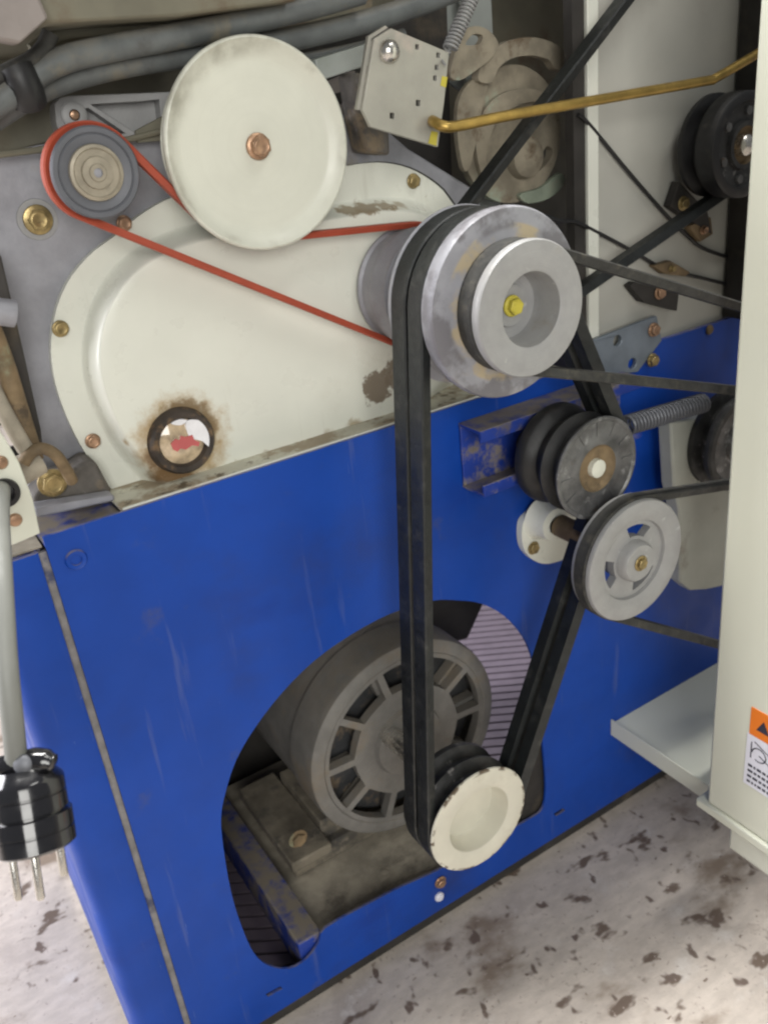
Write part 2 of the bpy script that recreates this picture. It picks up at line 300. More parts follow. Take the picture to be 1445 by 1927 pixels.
M['oil'] = mat('oily_glass', (0.46, 0.36, 0.24), 0.06, var=0.5, nscale=60, coat=1.0)
M['sightred'] = mat('red_gauge_mark', (0.50, 0.10, 0.10), 0.2, coat=0.8)
M['sightglare'] = mat('painted_glass_glare', (0.80, 0.80, 0.83), 0.1, coat=1.0)  # pale tone painting the light reflected in the sight glass
M['greyblue'] = mat('grey_blue_zinc', (0.17, 0.20, 0.235), 0.42, 0.3, var=0.12, nscale=30, dirt=(((0.10, 0.09, 0.08), 0.6, 0.8, 30),))
def floor_mat():
    A = mat('stained_concrete', (0.53, 0.47, 0.415), 0.55, var=0.10, nscale=40, dirt=(((0.40, 0.345, 0.305), 0.50, 0.70, 9), ((0.62, 0.575, 0.53), 0.55, 0.7, 18), ((0.36, 0.30, 0.26), 0.60, 0.74, 34)), stretch=(1, 2.2, 1), bump=(160, 0.35))
    N = A.node_tree.nodes; L = A.node_tree.links; b = N['Principled BSDF']; src = b.inputs['Base Color'].links[0].from_socket
    geo = N.new('ShaderNodeNewGeometry')
    def mask(scale, lo, hi, stretch, rot=0.5, detail=3, off=0.0):
        mp = N.new('ShaderNodeMapping'); mp.inputs['Scale'].default_value = stretch; mp.inputs['Rotation'].default_value = (0, 0, rot); mp.inputs['Location'].default_value = (off, off, 0)
        L.new(geo.outputs['Position'], mp.inputs[0])
        t = N.new('ShaderNodeTexNoise'); t.inputs['Scale'].default_value = scale; t.inputs['Detail'].default_value = detail; t.inputs['Roughness'].default_value = 0.55; L.new(mp.outputs[0], t.inputs['Vector'])
        r = N.new('ShaderNodeMapRange'); r.interpolation_type = 'SMOOTHSTEP'; r.inputs[1].default_value = lo; r.inputs[2].default_value = hi; L.new(t.outputs['Fac'], r.inputs[0]); return r.outputs[0]
    for a, col in (((6, 0.56, 0.67, (1, 1.5, 1), 0.5, 5, 3.1), (0.25, 0.195, 0.15)), ((18, 0.595, 0.67, (1, 1.7, 1), 0.3, 3, 0.0), (0.15, 0.11, 0.085)), ((34, 0.62, 0.70, (1.4, 1, 1), 1.2, 2, 1.7), (0.15, 0.11, 0.09)), ((60, 0.69, 0.75, (1, 1.4, 1), 0.2, 2, 4.4), (0.20, 0.15, 0.12)), ((150, 0.62, 0.72, (1, 1, 1), 0.2, 2, 2.4), (0.40, 0.34, 0.30))):
        x = N.new('ShaderNodeMix'); x.data_type = 'RGBA'; L.new(mask(*a), x.inputs[0]); L.new(src, x.inputs[6]); x.inputs[7].default_value = (*col, 1); src = x.outputs[2]
    L.new(src, b.inputs['Base Color']); return A
M['floor'] = floor_mat()

def hexbolt(parent, c, r, h=0.004, mat_='gold', flange=1.35, y_dir=-1, name='bolt'):
    """a flanged hexagon bolt head facing the viewer, c on the surface it sits on"""
    b = MB(); y0 = c[1]; a0 = random.random()
    b.lathe(c, [(0, y0 - 0.0003), (r * flange, y0 - 0.0003), (r * flange, y0 - h * 0.28), (r * 1.0, y0 - h * 0.42), (0, y0 - h * 0.42)], 24)
    hx = [(c[0] + r * math.cos(a0 + k * PI / 3), c[2] + r * math.sin(a0 + k * PI / 3)) for k in range(6)]
    b.prism(hx, y0 - h, y0 - h * 0.40)
    b.lathe(c, [(r * 0.78, y0 - h), (r * 0.70, y0 - h * 1.10), (r * 0.55, y0 - h * 1.04), (0, y0 - h * 1.04)], 20)
    return b.build(name, M[mat_], parent, bevel=min(0.0005, r * 0.1))
def roundscrew(parent, c, r, mat_='copper', h=0.0035, name='screw'):
    b = MB().lathe(c, [(r, c[1]), (r, c[1] - h * 0.4), (r * 0.8, c[1] - h * 0.85), (r * 0.4, c[1] - h), (0, c[1] - h * 1.02)], 20)
    b.box(c[0] - r * 0.7, c[0] + r * 0.7, c[1] - h * 1.12, c[1] - h * 0.9, c[2] - r * 0.1, c[2] + r * 0.1)
    return b.build(name, M[mat_], parent)

# ------------------------------------------------------------------ floor
fl = MB().add([(-4, -3, 0), (5, -3, 0), (5, 5, 0), (-4, 5, 0)], [(0, 1, 2, 3)]).build('floor', M['floor'], kind='structure')

# ------------------------------------------------------------------ blue base cabinet
cab = thing('base_cabinet', 'blue painted steel base cabinet with large rounded cut-out in its front', 'machine cabinet', (0.3, 0.2, 0.02))
TOP = 0.6255
hole_px = [(812, 1131), (860, 1130), (905, 1136), (950, 1160), (985, 1200), (1003, 1245), (1012, 1300), (1018, 1360), (1023, 1420), (1027, 1480), (1022, 1520), (1000, 1540), (930, 1578), (865, 1614), (822, 1640), (760, 1668), (690, 1704), (612, 1748), (600, 1775), (578, 1805), (545, 1824), (505, 1818), (478, 1795), (455, 1745), (435, 1680), (421, 1600), (416, 1540), (425, 1490), (445, 1430), (480, 1370), (530, 1305), (590, 1245), (660, 1195), (735, 1155)]
hole = [(v.x, v.z) for v in spline([at(x, y, 0) for x, y in hole_px], 3, True)]
slot = poly([(500, 1872), (528, 1857), (532, 1862), (504, 1877)], 0); slot2 = poly([(1042, 1532), (1060, 1521), (1063, 1526), (1046, 1537)], 0)
MB().prism([(0, 0.02), (0.95, 0.02), (0.95, TOP), (0, TOP)], 0, 0.003, [hole, slot, slot2]).build('front_panel', M['blue'], cab, bevel=0.0007)
# corner post on the left, rounded on its outer edge
pz = at(55, 1046, -0.001).z
prof = [(-0.0065, 0.002), (-0.0065, -0.001), (-0.008, -0.002)] + [(-0.031 - 0.020 * math.sin(a), 0.018 - 0.020 * math.cos(a)) for a in [k * PI / 2 / 10 for k in range(11)]] + [(-0.051, 0.38), (-0.0485, 0.38), (-0.0485, 0.03), (-0.03, 0.004), (-0.008, 0.003)]
b = MB(); n = len(prof); vs = [(x, y, z) for z in (0.02, pz) for x, y in prof]
b.add(vs, [(k, (k + 1) % n, n + (k + 1) % n, n + k) for k in range(n)] + [tuple(range(n)), tuple(range(n, 2 * n))]); b.build('corner_post', M['blue'], cab)
MB().box(-0.0062, -0.0003, 0.0015, 0.006, 0.022, TOP - 0.012).build('seal_strip', M['seal'], cab)
MB().box(-0.05, -0.002, 0.004, 0.05, pz + 0.001, pz + 0.0025).build('post_cap', M['dusty_plate'], cab)
# cream ledge on the cabinet top behind the panel edge
MB().box(0.062, 0.52, 0.0032, 0.075, TOP - 0.004, TOP - 0.001).build('top_ledge', M['ledge'], cab)
MB().box(0.062, 0.50, 0.0032, 0.0052, TOP - 0.001, TOP + 0.0012).build('ledge_lip', M['cream'], cab)
MB().box(0.0, 0.0615, 0.0035, 0.075, TOP - 0.010, TOP - 0.007).build('top_ledge', M['blue_in'], cab)
MB().box(0.521, 0.95, 0.0035, 0.0075, TOP - 0.006, TOP - 0.003).build('top_ledge', M['blue_in'], cab)
# inside: floor pan, sides, roof, ribbed vent sheet at the back
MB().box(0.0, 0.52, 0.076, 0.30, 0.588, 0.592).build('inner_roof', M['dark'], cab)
MB().box(0.000, 0.003, 0.004, 0.32, 0.034, 0.587).build('side_wall', M['blue_in'], cab)
MB().box(0.947, 0.95, 0.004, 0.40, 0.034, 0.61).build('side_wall', M['blue_in'], cab)
b = MB(); pit = 0.0175; gz = 0.028
d = Vector((0.845, -0.535, 0)).normalized(); nrm = Vector((-d.y, d.x, 0))
for k in range(-40, 100):                                       # ribbed bottom grate, its ribs running askew to the cabinet
    o0 = Vector((0.10, 0.06, gz)) + nrm * (k * pit)
    ts = []
    for lim, c0, dc in ((0.006, o0.x, d.x), (0.944, o0.x, d.x), (0.008, o0.y, d.y), (0.62, o0.y, d.y)):
        ts.append((lim - c0) / dc)
    t0, t1 = max(min(ts[0], ts[1]), min(ts[2], ts[3])), min(max(ts[0], ts[1]), max(ts[2], ts[3]))
    if t1 - t0 < 0.01: continue
    a, e = o0 + d * t0, o0 + d * t1; h = nrm * (pit * 0.39); dn = Vector((0, 0, -0.006))
    b.add([a - h, a + h, e + h, e - h, a - h + dn, a + h + dn, e + h + dn, e - h + dn], [(0, 1, 2, 3), (0, 3, 7, 4), (1, 5, 6, 2)])
b.build('grate_ribs', M['vent'], cab, kind='stuff', smooth=False)
MB().box(0.004, 0.946, 0.0045, 0.0075, 0.0012, 0.030).build('leak_blocker', M['dark'], cab)  # added strip that stops light leaking under the panel onto the floor
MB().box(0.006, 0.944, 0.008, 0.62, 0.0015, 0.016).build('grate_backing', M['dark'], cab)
MB().prism(poly([(800, 1070), (925, 1100), (880, 1200), (840, 1215), (800, 1165)], 0.2), 0.2, 0.21).build('inner_stay', M['dark'], cab)
MB().box(0.155, 0.425, 0.0045, 0.30, 0.056, 0.072).build('base_plate', M['dusty_plate'], cab, bevel=0.002)
MB().box(0.004, 0.50, 0.32, 0.324, 0.034, 0.60).build('rear_light_screen', M['dark'], cab)  # partial wall added to keep rear light off the left of the grate
MB().box(0.432, 0.50, 0.0065, 0.020, 0.031, 0.205).build('dark_upright', M['dark'], cab, bevel=0.001)  # dark slab standing in for shade at the cut-out's lower right
b = MB()
for k in range(26):
    x_ = random.uniform(0.158, 0.33); y_ = random.uniform(0.006, 0.05); r_ = random.uniform(0.003, 0.008); h_ = r_ * random.uniform(0.15, 0.4)
    vs = [(x_ + r_ * random.uniform(0.6, 1.2) * math.cos(a), y_ + r_ * random.uniform(0.6, 1.2) * math.sin(a), 0.0719) for a in [q * PI / 4 for q in range(8)]] + [(x_, y_, 0.072 + h_)]
    b.add(vs, [(q, (q + 1) % 8, 8) for q in range(8)])
b.build('dust_clumps', M['dusty_plate'], cab, kind='stuff')
MB().box(0.126, 0.154, 0.006, 0.30, 0.034, 0.088).build('base_rail', M['blue_in'], cab, bevel=0.002)
c_ = at(828, 1660, -0.0005); hexbolt(cab, c_, 0.0058, 0.005, 'copper')
c_ = at(826, 1688, -0.0005); MB().lathe(c_, [(0, 0), (0.006, 0), (0.006, -0.002), (0.004, -0.004), (0, -0.0045)], 16).build('plug_button', M['label'], cab)
c_ = at(143, 1053, 0); MB().lathe(c_, [(0.0085, -0.0002), (0.0075, -0.0022), (0.006, -0.0016), (0.0045, -0.0014), (0.0042, 0.0), (0.0, 0.0004)], 24).build('rivet', M['blue'], cab)
# channel bracket on the front
bx0 = at(890, 870, -0.02).x
zt, zb = at(893, 812, -0.03).z, at(905, 935, -0.03).z
b = MB().box(bx0, 0.585, -0.034, -0.0002, zt - 0.003, zt).box(bx0, 0.585, -0.034, -0.0002, zb, zb + 0.003).box(bx0, 0.585, -0.034, -0.031, zb + 0.003, zb + 0.012).box(bx0, 0.585, -0.034, -0.031, zt - 0.012, zt - 0.003).box(bx0, 0.585, -0.004, -0.001, zb + 0.003, zt - 0.003)
b.build('channel_bracket', M['blue_in'], cab, bevel=0.0008)

# ------------------------------------------------------------------ gearbox: grey casting, cream cover, sight glass
gb = thing('gearbox', 'grey cast gearbox with a cream teardrop cover and round oil sight glass', 'gearbox', (0.2, 0.08, 0.63))
YH, YF, YD = 0.064, 0.056, 0.033
MB().prism(poly([(-60, 305), (100, 270), (320, 245), (690, 210), (770, 280), (900, 360), (960, 700), (760, 830), (200, 960), (70, 960), (40, 700), (-5, 480), (-60, 480)], YH), YH, YH + 0.05).build('housing', M['alu'], gb, bevel=0.002)
fl_px = [(96, 660), (104, 590), (128, 530), (168, 480), (214, 445), (270, 400), (340, 365), (440, 345), (560, 325), (650, 312), (715, 305), (775, 318), (828, 352), (858, 390), (930, 470), (960, 600), (900, 720), (760, 830), (560, 890), (400, 935), (280, 965), (225, 935), (182, 885), (140, 815), (108, 735)]
bs_px = [(152, 665), (160, 600), (185, 540), (225, 488), (280, 450), (340, 425), (420, 408), (500, 395), (580, 385), (650, 378), (720, 370), (790, 378), (850, 420), (900, 480), (920, 590), (870, 710), (760, 805), (600, 855), (440, 905), (330, 935), (285, 925), (250, 890), (212, 845), (180, 785), (158, 725)]
fc_px = [(190, 670), (198, 612), (220, 560), (256, 515), (306, 482), (364, 460), (440, 445), (515, 430), (590, 420), (655, 410), (722, 400), (785, 405), (835, 440), (875, 500), (885, 590), (835, 700), (745, 775), (600, 825), (450, 872), (350, 905), (305, 897), (272, 862), (240, 822), (215, 772), (197, 722)]
NL = 140
cl = lambda px, Y: resample(spline([at(x, y, Y) for x, y in px], 6, True), NL)
MB().prism([(v.x, v.z) for v in cl(fl_px, YF)], YF, YF + 0.0075).build('cover_flange', M['cream'], gb, bevel=0.0012)
ol = cl([(x + (-3 if x < 500 else 3), y - 2) for x, y in fl_px], YF + 0.0076)
MB().prism([(v.x, v.z) for v in ol], YF + 0.0076, YF + 0.0079).build('gasket', M['dark'], gb)
A, B = cl(bs_px, YF), cl(fc_px, YD)
loops = []
for k in range(0, 13):
    t = k / 12; s = 0.5 - 0.5 * math.cos(PI * t)
    hgt = 1 - (1 - s) ** 1.0
    loops.append([Vector((a.x + (c2.x - a.x) * t, YF + 0.0002 + (YD - YF) * hgt, a.z + (c2.z - a.z) * t)) for a, c2 in zip(A, B)])
cen = sum(B, Vector()) / len(B)
loops.append([v.lerp(Vector((cen.x, YD - 0.0012, cen.z)), 0.06) for v in loops[-1]])
MB().loft(loops).build('cover_dome', M['cream'], gb, angle=60)
for x, y, r, k, Y in ((115, 619, 0.0066, 'gold', YF), (176, 831, 0.0064, 'copper', YF), (235, 420, 0.0062, 'copper', YF), (780, 340, 0.0068, 'gold', YF), (72, 413, 0.0078, 'gold', YH)):
    c_ = at(x, y, Y - 0.003)
    if Y == YH:
        MB().lathe(c_, [(0.0145, Y), (0.0142, Y - 0.0012), (0, Y - 0.0013)], 32).build('washer', M['alu_bright'], gb)
        hexbolt(gb, Vector((c_.x, Y - 0.0013, c_.z)), r, 0.006, k)
    else: hexbolt(gb, Vector((c_.x, Y, c_.z)), r * 0.86, 0.005, k, 1.12)
# sight glass
c_, R = disc(345, 772, 892, YD - 0.008)
sgo = MB().lathe(c_, [(R * 1.05, YD), (R * 1.02, YD - 0.006), (R * 0.94, YD - 0.009), (R * 0.78, YD - 0.0085), (R * 0.72, YD - 0.005), (R * 0.70, YD - 0.003)], 48).build('sight_glass', M['ringrust'], gb)
g_ = MB().lathe(c_, [(R * 0.72, YD - 0.0042), (R * 0.5, YD - 0.0065), (R * 0.25, YD - 0.0075), (0, YD - 0.0078)], 40).build('lens', M['oil'], sgo)
Yg = YD - 0.0086
MB().prism(curve_poly([(352, 792), (378, 792), (395, 815), (397, 842), (380, 830), (360, 824), (352, 812)], Yg, 5), Yg, Yg + 0.002).build('glare_patch', M['sightglare'], sgo)  # reflected light on the lens, built as pale patches
MB().prism(curve_poly([(322, 797), (338, 789), (352, 791), (340, 800)], Yg, 4), Yg, Yg + 0.002).build('glare_patch', M['sightglare'], sgo)
MB().prism(poly([(322, 836), (330, 826), (338, 828), (340, 820), (350, 822), (362, 818), (366, 828), (376, 832), (374, 840), (362, 838), (350, 846), (340, 844), (334, 850), (326, 846)], Yg - 0.0003), Yg - 0.0003, Yg + 0.002).build('red_mark', M['sightred'], sgo)
# ribbed lug at the upper left
YL = 0.058
arm = poly([(104, 196), (112, 184), (130, 179), (250, 175), (320, 172), (330, 178), (330, 252), (262, 268), (120, 268), (106, 230)], YL)
MB().prism(arm, YL, YL + 0.02, [poly([(172, 196), (265, 190), (300, 186), (306, 250), (250, 246)], YL), poly([(160, 204), (166, 202), (236, 250), (222, 252), (160, 236)], YL)]).build('ribbed_lug', M['alu_bright'], gb, bevel=0.0012)
MB().prism(poly([(150, 185), (330, 175), (330, 262), (150, 262)], YL + 0.014), YL + 0.012, YL + 0.016).build('lug_web', M['alu_bright'], gb)
c_ = at(138, 216, YL); MB().lathe(c_, [(0.009, YL + 0.001), (0.009, YL - 0.003), (0.0075, YL - 0.004), (0.0038, YL - 0.004), (0.0038, YL + 0.001)], 28).build('boss', M['alu_bright'], gb); roundscrew(gb, Vector((c_.x, YL - 0.0015, c_.z)), 0.0036, 'copper')
MB().tube([at(-40, 295, 0.05), at(100, 278, 0.05), at(240, 262, 0.05), at(330, 240, 0.05)], 0.0022, 8).build('top_rail', M['khaki'], gb)
MB().prism(poly([(255, 245), (330, 205), (330, 262), (258, 268)], 0.052), 0.052, 0.056).build('gusset', M['khaki'], gb, bevel=0.001)
# foot at the lower left
ft = poly([(64, 940), (90, 905), (130, 892), (168, 868), (184, 872), (214, 928), (205, 946), (160, 950), (70, 968)], 0.03)
MB().prism(ft, 0.034, 0.062).build('foot', M['dirty_foot'], gb, bevel=0.003)
MB().prism(poly([(62, 955), (214, 930), (216, 942), (70, 974)], 0.018), 0.016, 0.03).build('foot_pad', M['alu'], gb, bevel=0.002)
hexbolt(gb, at(98, 908, 0.027), 0.0085, 0.007, 'gold', 1.3)

# ------------------------------------------------------------------ small grey pulley
RY = 0.017
c1, r1 = disc(180, 234, 412, 0.004)
sp = thing('small_pulley', 'small dark grey pulley with tan hub carrying the red belt', 'pulley', c1)
MB().lathe(c1, [(0, 0.032), (r1, 0.032), (r1, 0.0265), (r1 - 0.004, 0.0225), (r1 - 0.004, 0.0115), (r1, 0.0075), (r1, 0.0055), (r1 - 0.0012, 0.004), (r1 * 0.86, 0.004), (r1 * 0.83, 0.0050), (r1 * 0.80, 0.0042), (r1 * 0.62, 0.0052)], 72).build('pulley_rim', M['grey_pulley'], sp)
MB().lathe(c1, [(r1 * 0.62, 0.006), (r1 * 0.60, 0.003), (r1 * 0.53, 0.0022), (r1 * 0.50, 0.0034), (r1 * 0.36, 0.0034), (r1 * 0.34, 0.0012), (r1 * 0.2, 0.0010), (r1 * 0.18, 0.0)] + [(r1 * 0.1, 0.0)], 56).build('hub', M['tan_metal'], sp)
MB().lathe(c1, [(r1 * 0.105, 0.004), (r1 * 0.10, 0.0006), (r1 * 0.06, 0.0004), (0, 0.0004)], 20).build('shaft_end', M['alu'], sp)
MB().lathe(c1, [(0.010, 0.032), (0.010, 0.07)], 24).build('shaft', M['dark'], sp)

# ------------------------------------------------------------------ big off-white disc pulley
c2, r2 = disc(482, 62, 470, 0.0)
wp = thing('disc_pulley', 'large off white disc pulley with a copper coloured centre bolt', 'pulley', c2)
rw = r2 - 0.0075
MB().lathe(c2, [(0, 0.026), (r2 - 0.010, 0.026), (r2 - 0.006, 0.0255), (rw - 0.004, 0.0215), (rw - 0.004, 0.0105), (r2 - 0.003, 0.0062), (r2 - 0.0004, 0.0052), (r2, 0.0042), (r2, 0.0016), (r2 - 0.0008, 0.0003), (r2 - 0.0022, 0.0), (r2 - 0.0032, 0.0010), (r2 * 0.90, 0.0042), (r2 * 0.83, 0.0068), (r2 * 0.80, 0.0074), (r2 * 0.76, 0.0076), (r2 * 0.3, 0.0072), (0, 0.0072)], 128).build('pulley_disc', M['pulley_white'], wp, angle=50)
cb = at(489, 273, 0.0); cb = Vector((c2.x, 0.0072, c2.z)); hexbolt(wp, cb, 0.0078, 0.0085, 'copper', 1.22)
MB().lathe(c2, [(0.012, 0.028), (0.012, 0.066)], 24).build('shaft', M['dark'], wp)

# ------------------------------------------------------------------ stepped drive pulley
cs, rs_ = disc(999, 450, 713, -0.14)
YFF = -0.113
cf, rf = disc(950, 383, 748, YFF)
cd = Vector(((cs.x + cf.x) / 2, 0, (cs.z + cf.z) / 2))
dp = thing('stepped_pulley', 'large stepped aluminium drive pulley with a yellow bolt in its open hub', 'pulley', cd)
HR = 0.050; YB1, YB2 = -0.0655, -0.0880; RL = 0.0265
MB().lathe(cd, [(0.03, 0.029), (HR - 0.001, 0.029), (HR + 0.0005, 0.0275), (HR + 0.0005, 0.0255), (HR - 0.002, 0.0235), (HR - 0.002, 0.010), (HR + 0.0005, 0.0085), (HR + 0.001, 0.002), (HR - 0.001, -0.004), (HR - 0.002, -0.012), (RL + 0.008, -0.0145)], 72).build('rear_hub', M['alu'], dp)
def groove(rr, yc, hw=0.0105, dep=0.012): return [(rr, yc + hw), (rr - dep, yc + hw * 0.5), (rr - dep, yc - hw * 0.5), (rr, yc - hw)]
prof = [(0.02, -0.0145), (RL + 0.008, -0.0145)] + groove(RL + 0.008, -0.026, 0.010, 0.0095) + [(RL + 0.008, -0.042), (rf - 0.010, -0.047), (rf - 0.004, -0.050), (rf - 0.001, -0.0535)] + groove(rf - 0.001, YB1, 0.0108)[:3] + [(rf - 0.0065, -0.0762), (rf - 0.0065, -0.0773)] + groove(rf - 0.001, YB2, 0.0108)[1:] + [(rf - 0.0005, YFF + 0.010), (rf, YFF + 0.0075), (rf, YFF + 0.0025), (rf - 0.0012, YFF + 0.0003), (rf - 0.0025, YFF), (rs_ + 0.004, YFF), (rs_ - 0.001, YFF - 0.0004), (rs_ - 0.008, YFF - 0.002), (rs_ - 0.011, YFF - 0.003)]
MB().lathe(cd, prof, 110).build('main_sheave', M['alu'], dp)
MB().lathe(cd, [(rs_ - 0.012, YFF - 0.002), (rs_ - 0.0115, -0.1300), (rs_ - 0.0006, -0.1318), (rs_, -0.1335), (rs_, -0.1385), (rs_ - 0.0010, -0.1398), (rs_ - 0.0022, -0.14), (rs_ * 0.58, -0.14), (rs_ * 0.55, -0.1392), (rs_ * 0.54, -0.137), (rs_ * 0.52, -0.118), (rs_ * 0.49, -0.113), (rs_ * 0.32, -0.112), (rs_ * 0.31, -0.1155), (0, -0.1155)], 96).build('front_sheave', M['alu_bright'], dp)
hexbolt(dp, Vector((cd.x, -0.1156, cd.z)), 0.0066, 0.0075, 'yellow', 1.25)

# ------------------------------------------------------------------ motor with its pulley (seen through the cut-out)
MF = -0.1015
cm, rm = disc(900, 1445, 1640, MF)
mt = thing('electric_motor', 'dusty grey electric motor with slotted end cover inside the cabinet cut-out', 'motor', (cm.x, 0.1, 0.07))
MY = 0.066
mc, RM = disc(757, 1203, 1572, MY); mc.y = 0; KM = RM / 0.128
wins = [ring_pts(mc, 0.105 * KM, 8, a - 0.275, a + 0.275) + [(mc.x + 0.105 * KM * math.cos(a + 0.275), mc.z + 0.105 * KM * math.sin(a + 0.275))] + [(mc.x + r_ * KM * math.cos(a + t), mc.z + r_ * KM * math.sin(a + t)) for t, r_ in ((0.255, 0.072), (0.1, 0.071), (-0.1, 0.071), (-0.255, 0.072))] for a in [k * PI / 5 + 0.25 for k in range(10)]]
MB().prism(ring_pts(mc, 0.1105 * KM, 72), MY, MY + 0.012, wins).build('end_cover', M['motor'], mt, bevel=0.0015)
MB().lathe(mc, [(r_ * KM, MY + y_) for r_, y_ in ((0.1102, 0.001), (0.112, -0.001), (0.121, -0.001), (0.1265, 0.002), (0.128, 0.008), (0.128, 0.05), (0.125, 0.053), (0.125, 0.23), (0, 0.23))], 96).build('motor_body', M['motor'], mt)
MB().lathe(mc, [(0.109 * KM, MY + 0.026), (0.109 * KM, MY + 0.028), (0, MY + 0.028)], 40).build('inner_fan', M['fan'], mt)
for k in range(10):
    a = k * PI / 5 + 0.25 + PI / 10 + 0.07; t = Vector((math.cos(a), 0, math.sin(a))); s = Vector((-t.z, 0, t.x)) * 0.0025
    MB().add([mc + t * r * KM + s * g + Vector((0, y, 0)) for r in (0.068, 0.108) for g in (-1, 1) for y in (MY + 0.0125, MY + 0.0255)], [(0, 1, 3, 2), (4, 6, 7, 5), (0, 4, 5, 1), (2, 3, 7, 6), (0, 2, 6, 4), (1, 5, 7, 3)]).build('fan_vane', M['motor'], mt)
MB().lathe(mc, [(0.045, MY), (0.042, MY - 0.006), (0.030, MY - 0.008), (0.022, MY - 0.012), (0, MY - 0.012)], 40).build('bearing_cap', M['motor'], mt)
MB().lathe(cm, [(0.012, MY), (0.012, -0.04)], 24).build('shaft', M['steel'], mt)
fb = MB().box(0.163, 0.215, 0.085, 0.24, 0.098, 0.112); fb.box(0.395, 0.445, 0.085, 0.24, 0.098, 0.112); fb.box(0.215, 0.395, 0.11, 0.22, 0.098, 0.125); fb.box(0.17, 0.44, 0.10, 0.23, 0.0735, 0.097)
fb.build('mounting_foot', M['foot_dust'], mt, bevel=0.002)
hexbolt(mt, at(560, 1578, 0.083), 0.0085, 0.006, 'rust')
M['motor_face'] = mat('chipped_cream_pulley_paint', (0.60, 0.58, 0.49), 0.45, var=0.05, nscale=25, dirt=(((0.44, 0.41, 0.33), 0.56, 0.8, 22),), bump=(110, 0.2),
    rings=((tuple(cm), rm * 0.935, rm * 0.965, rm * 1.3, (0.13, 0.10, 0.07), 0.50, 0.58, 70),))
mp = thing('motor_pulley', 'cream faced twin groove motor pulley low in the cabinet cut-out', 'pulley', cm)
MB().lathe(cm, [(0.012, -0.048), (rm - 0.003, -0.048), (rm - 0.002, -0.050), (rm - 0.002, -0.0545)] + groove(rm - 0.002, YB1, 0.0105) + groove(rm - 0.002, YB2, 0.0105)[:3] + [(rm - 0.006, MF + 0.0052)], 96).build('sheave', M['worn_black'], mp)
MB().lathe(cm, [(rm - 0.010, MF + 0.007), (rm - 0.001, MF + 0.0032), (rm, MF + 0.0020), (rm - 0.0004, MF + 0.0004), (rm - 0.002, MF - 0.0002), (rm * 0.66, MF - 0.0004), (rm * 0.63, MF + 0.0004), (rm * 0.615, MF + 0.003), (rm * 0.60, MF + 0.021), (rm * 0.57, MF + 0.0235), (0, MF + 0.0235)], 96).build('pulley_face', M['motor_face'], mp)

# ------------------------------------------------------------------ belt tensioner pulley (twin groove) and its bearing
ci, ri = disc(1124, 783, 978, -0.102)
ip = thing('tensioner_pulley', 'black twin groove tensioner pulley with scuffed grey face and white centre', 'pulley', ci)
MB().lathe(ci, [(0.012, -0.043), (ri, -0.043), (ri + 0.0005, -0.045), (ri, -0.050), (ri - 0.002, -0.0545)] + groove(ri - 0.002, YB1, 0.0105, 0.009)[1:3] + [(ri - 0.0012, -0.076), (ri - 0.0012, -0.0778)] + groove(ri - 0.002, YB2, 0.0105, 0.009)[1:3] + [(ri - 0.001, -0.0975), (ri, -0.099)], 80).build('sheave', M['black'], ip)
MB().lathe(ci, [(ri - 0.0005, -0.098), (ri, -0.1005), (ri - 0.001, -0.1018), (ri - 0.003, -0.102), (ri * 0.90, -0.1005), (ri * 0.62, -0.1005), (ri * 0.60, -0.1012), (ri * 0.46, -0.1012)], 80).build('pulley_face', M['grey_face'], ip)
b = MB()
for k in range(12):
    a = k * PI / 6; t = Vector((math.cos(a), 0, math.sin(a))); s = Vector((-t.z, 0, t.x)) * 0.0006
    b.add([ci + t * r + s * g + Vector((0, y, 0)) - Vector((0, ci.y, 0)) for r in (ri * 0.64, ri * 0.89) for g in (-1, 1) for y in (-0.1004, -0.1013)], [(0, 1, 3, 2), (4, 6, 7, 5), (0, 4, 5, 1), (2, 3, 7, 6), (0, 2, 6, 4), (1, 5, 7, 3)])
b.build('face_ribs', M['grey_face'], ip, kind='stuff')
MB().lathe(ci, [(ri * 0.46, -0.1012), (ri * 0.43, -0.0990), (ri * 0.36, -0.0975), (ri * 0.15, -0.0975)], 48).build('bearing', M['rust'], ip)
MB().lathe(ci, [(ri * 0.185, -0.096), (ri * 0.175, -0.1025), (ri * 0.13, -0.1033), (0, -0.1034)], 24).build('shaft_end', M['pulley_white'], ip)
MB().lathe(ci, [(0.014, -0.043), (0.014, -0.004)], 24).build('shaft', M['dark'], ip)
cl0_, rl0_ = disc(1192, 940, 1170, -0.136)
cbz = disc(1022, 950, 1058, -0.006)
be = thing('flange_bearing', 'cream oval flange bearing housing below the black tensioner pulley', 'bearing', cbz[0])
bc, br = cbz
MB().prism([(v.x, v.z) for v in spline([at(x, y, -0.006) for x, y in ((980, 985), (1000, 962), (1035, 945), (1075, 940), (1085, 985), (1070, 1040), (1035, 1058), (1005, 1055), (982, 1030))], 6, True)], -0.009, -0.0005).build('flange', M['cream'], be, bevel=0.0015)
hb = Vector((cl0_.x, -0.009, cl0_.z))
MB().lathe(hb, [(0.024, -0.009), (0.021, -0.013), (0.0185, -0.024), (0.0175, -0.030), (0.010, -0.0315)], 40).build('bearing_seat', M['cream'], be)
hexbolt(be, at(1003, 1031, -0.0092), 0.0062, 0.004, 'gold', 1.2)

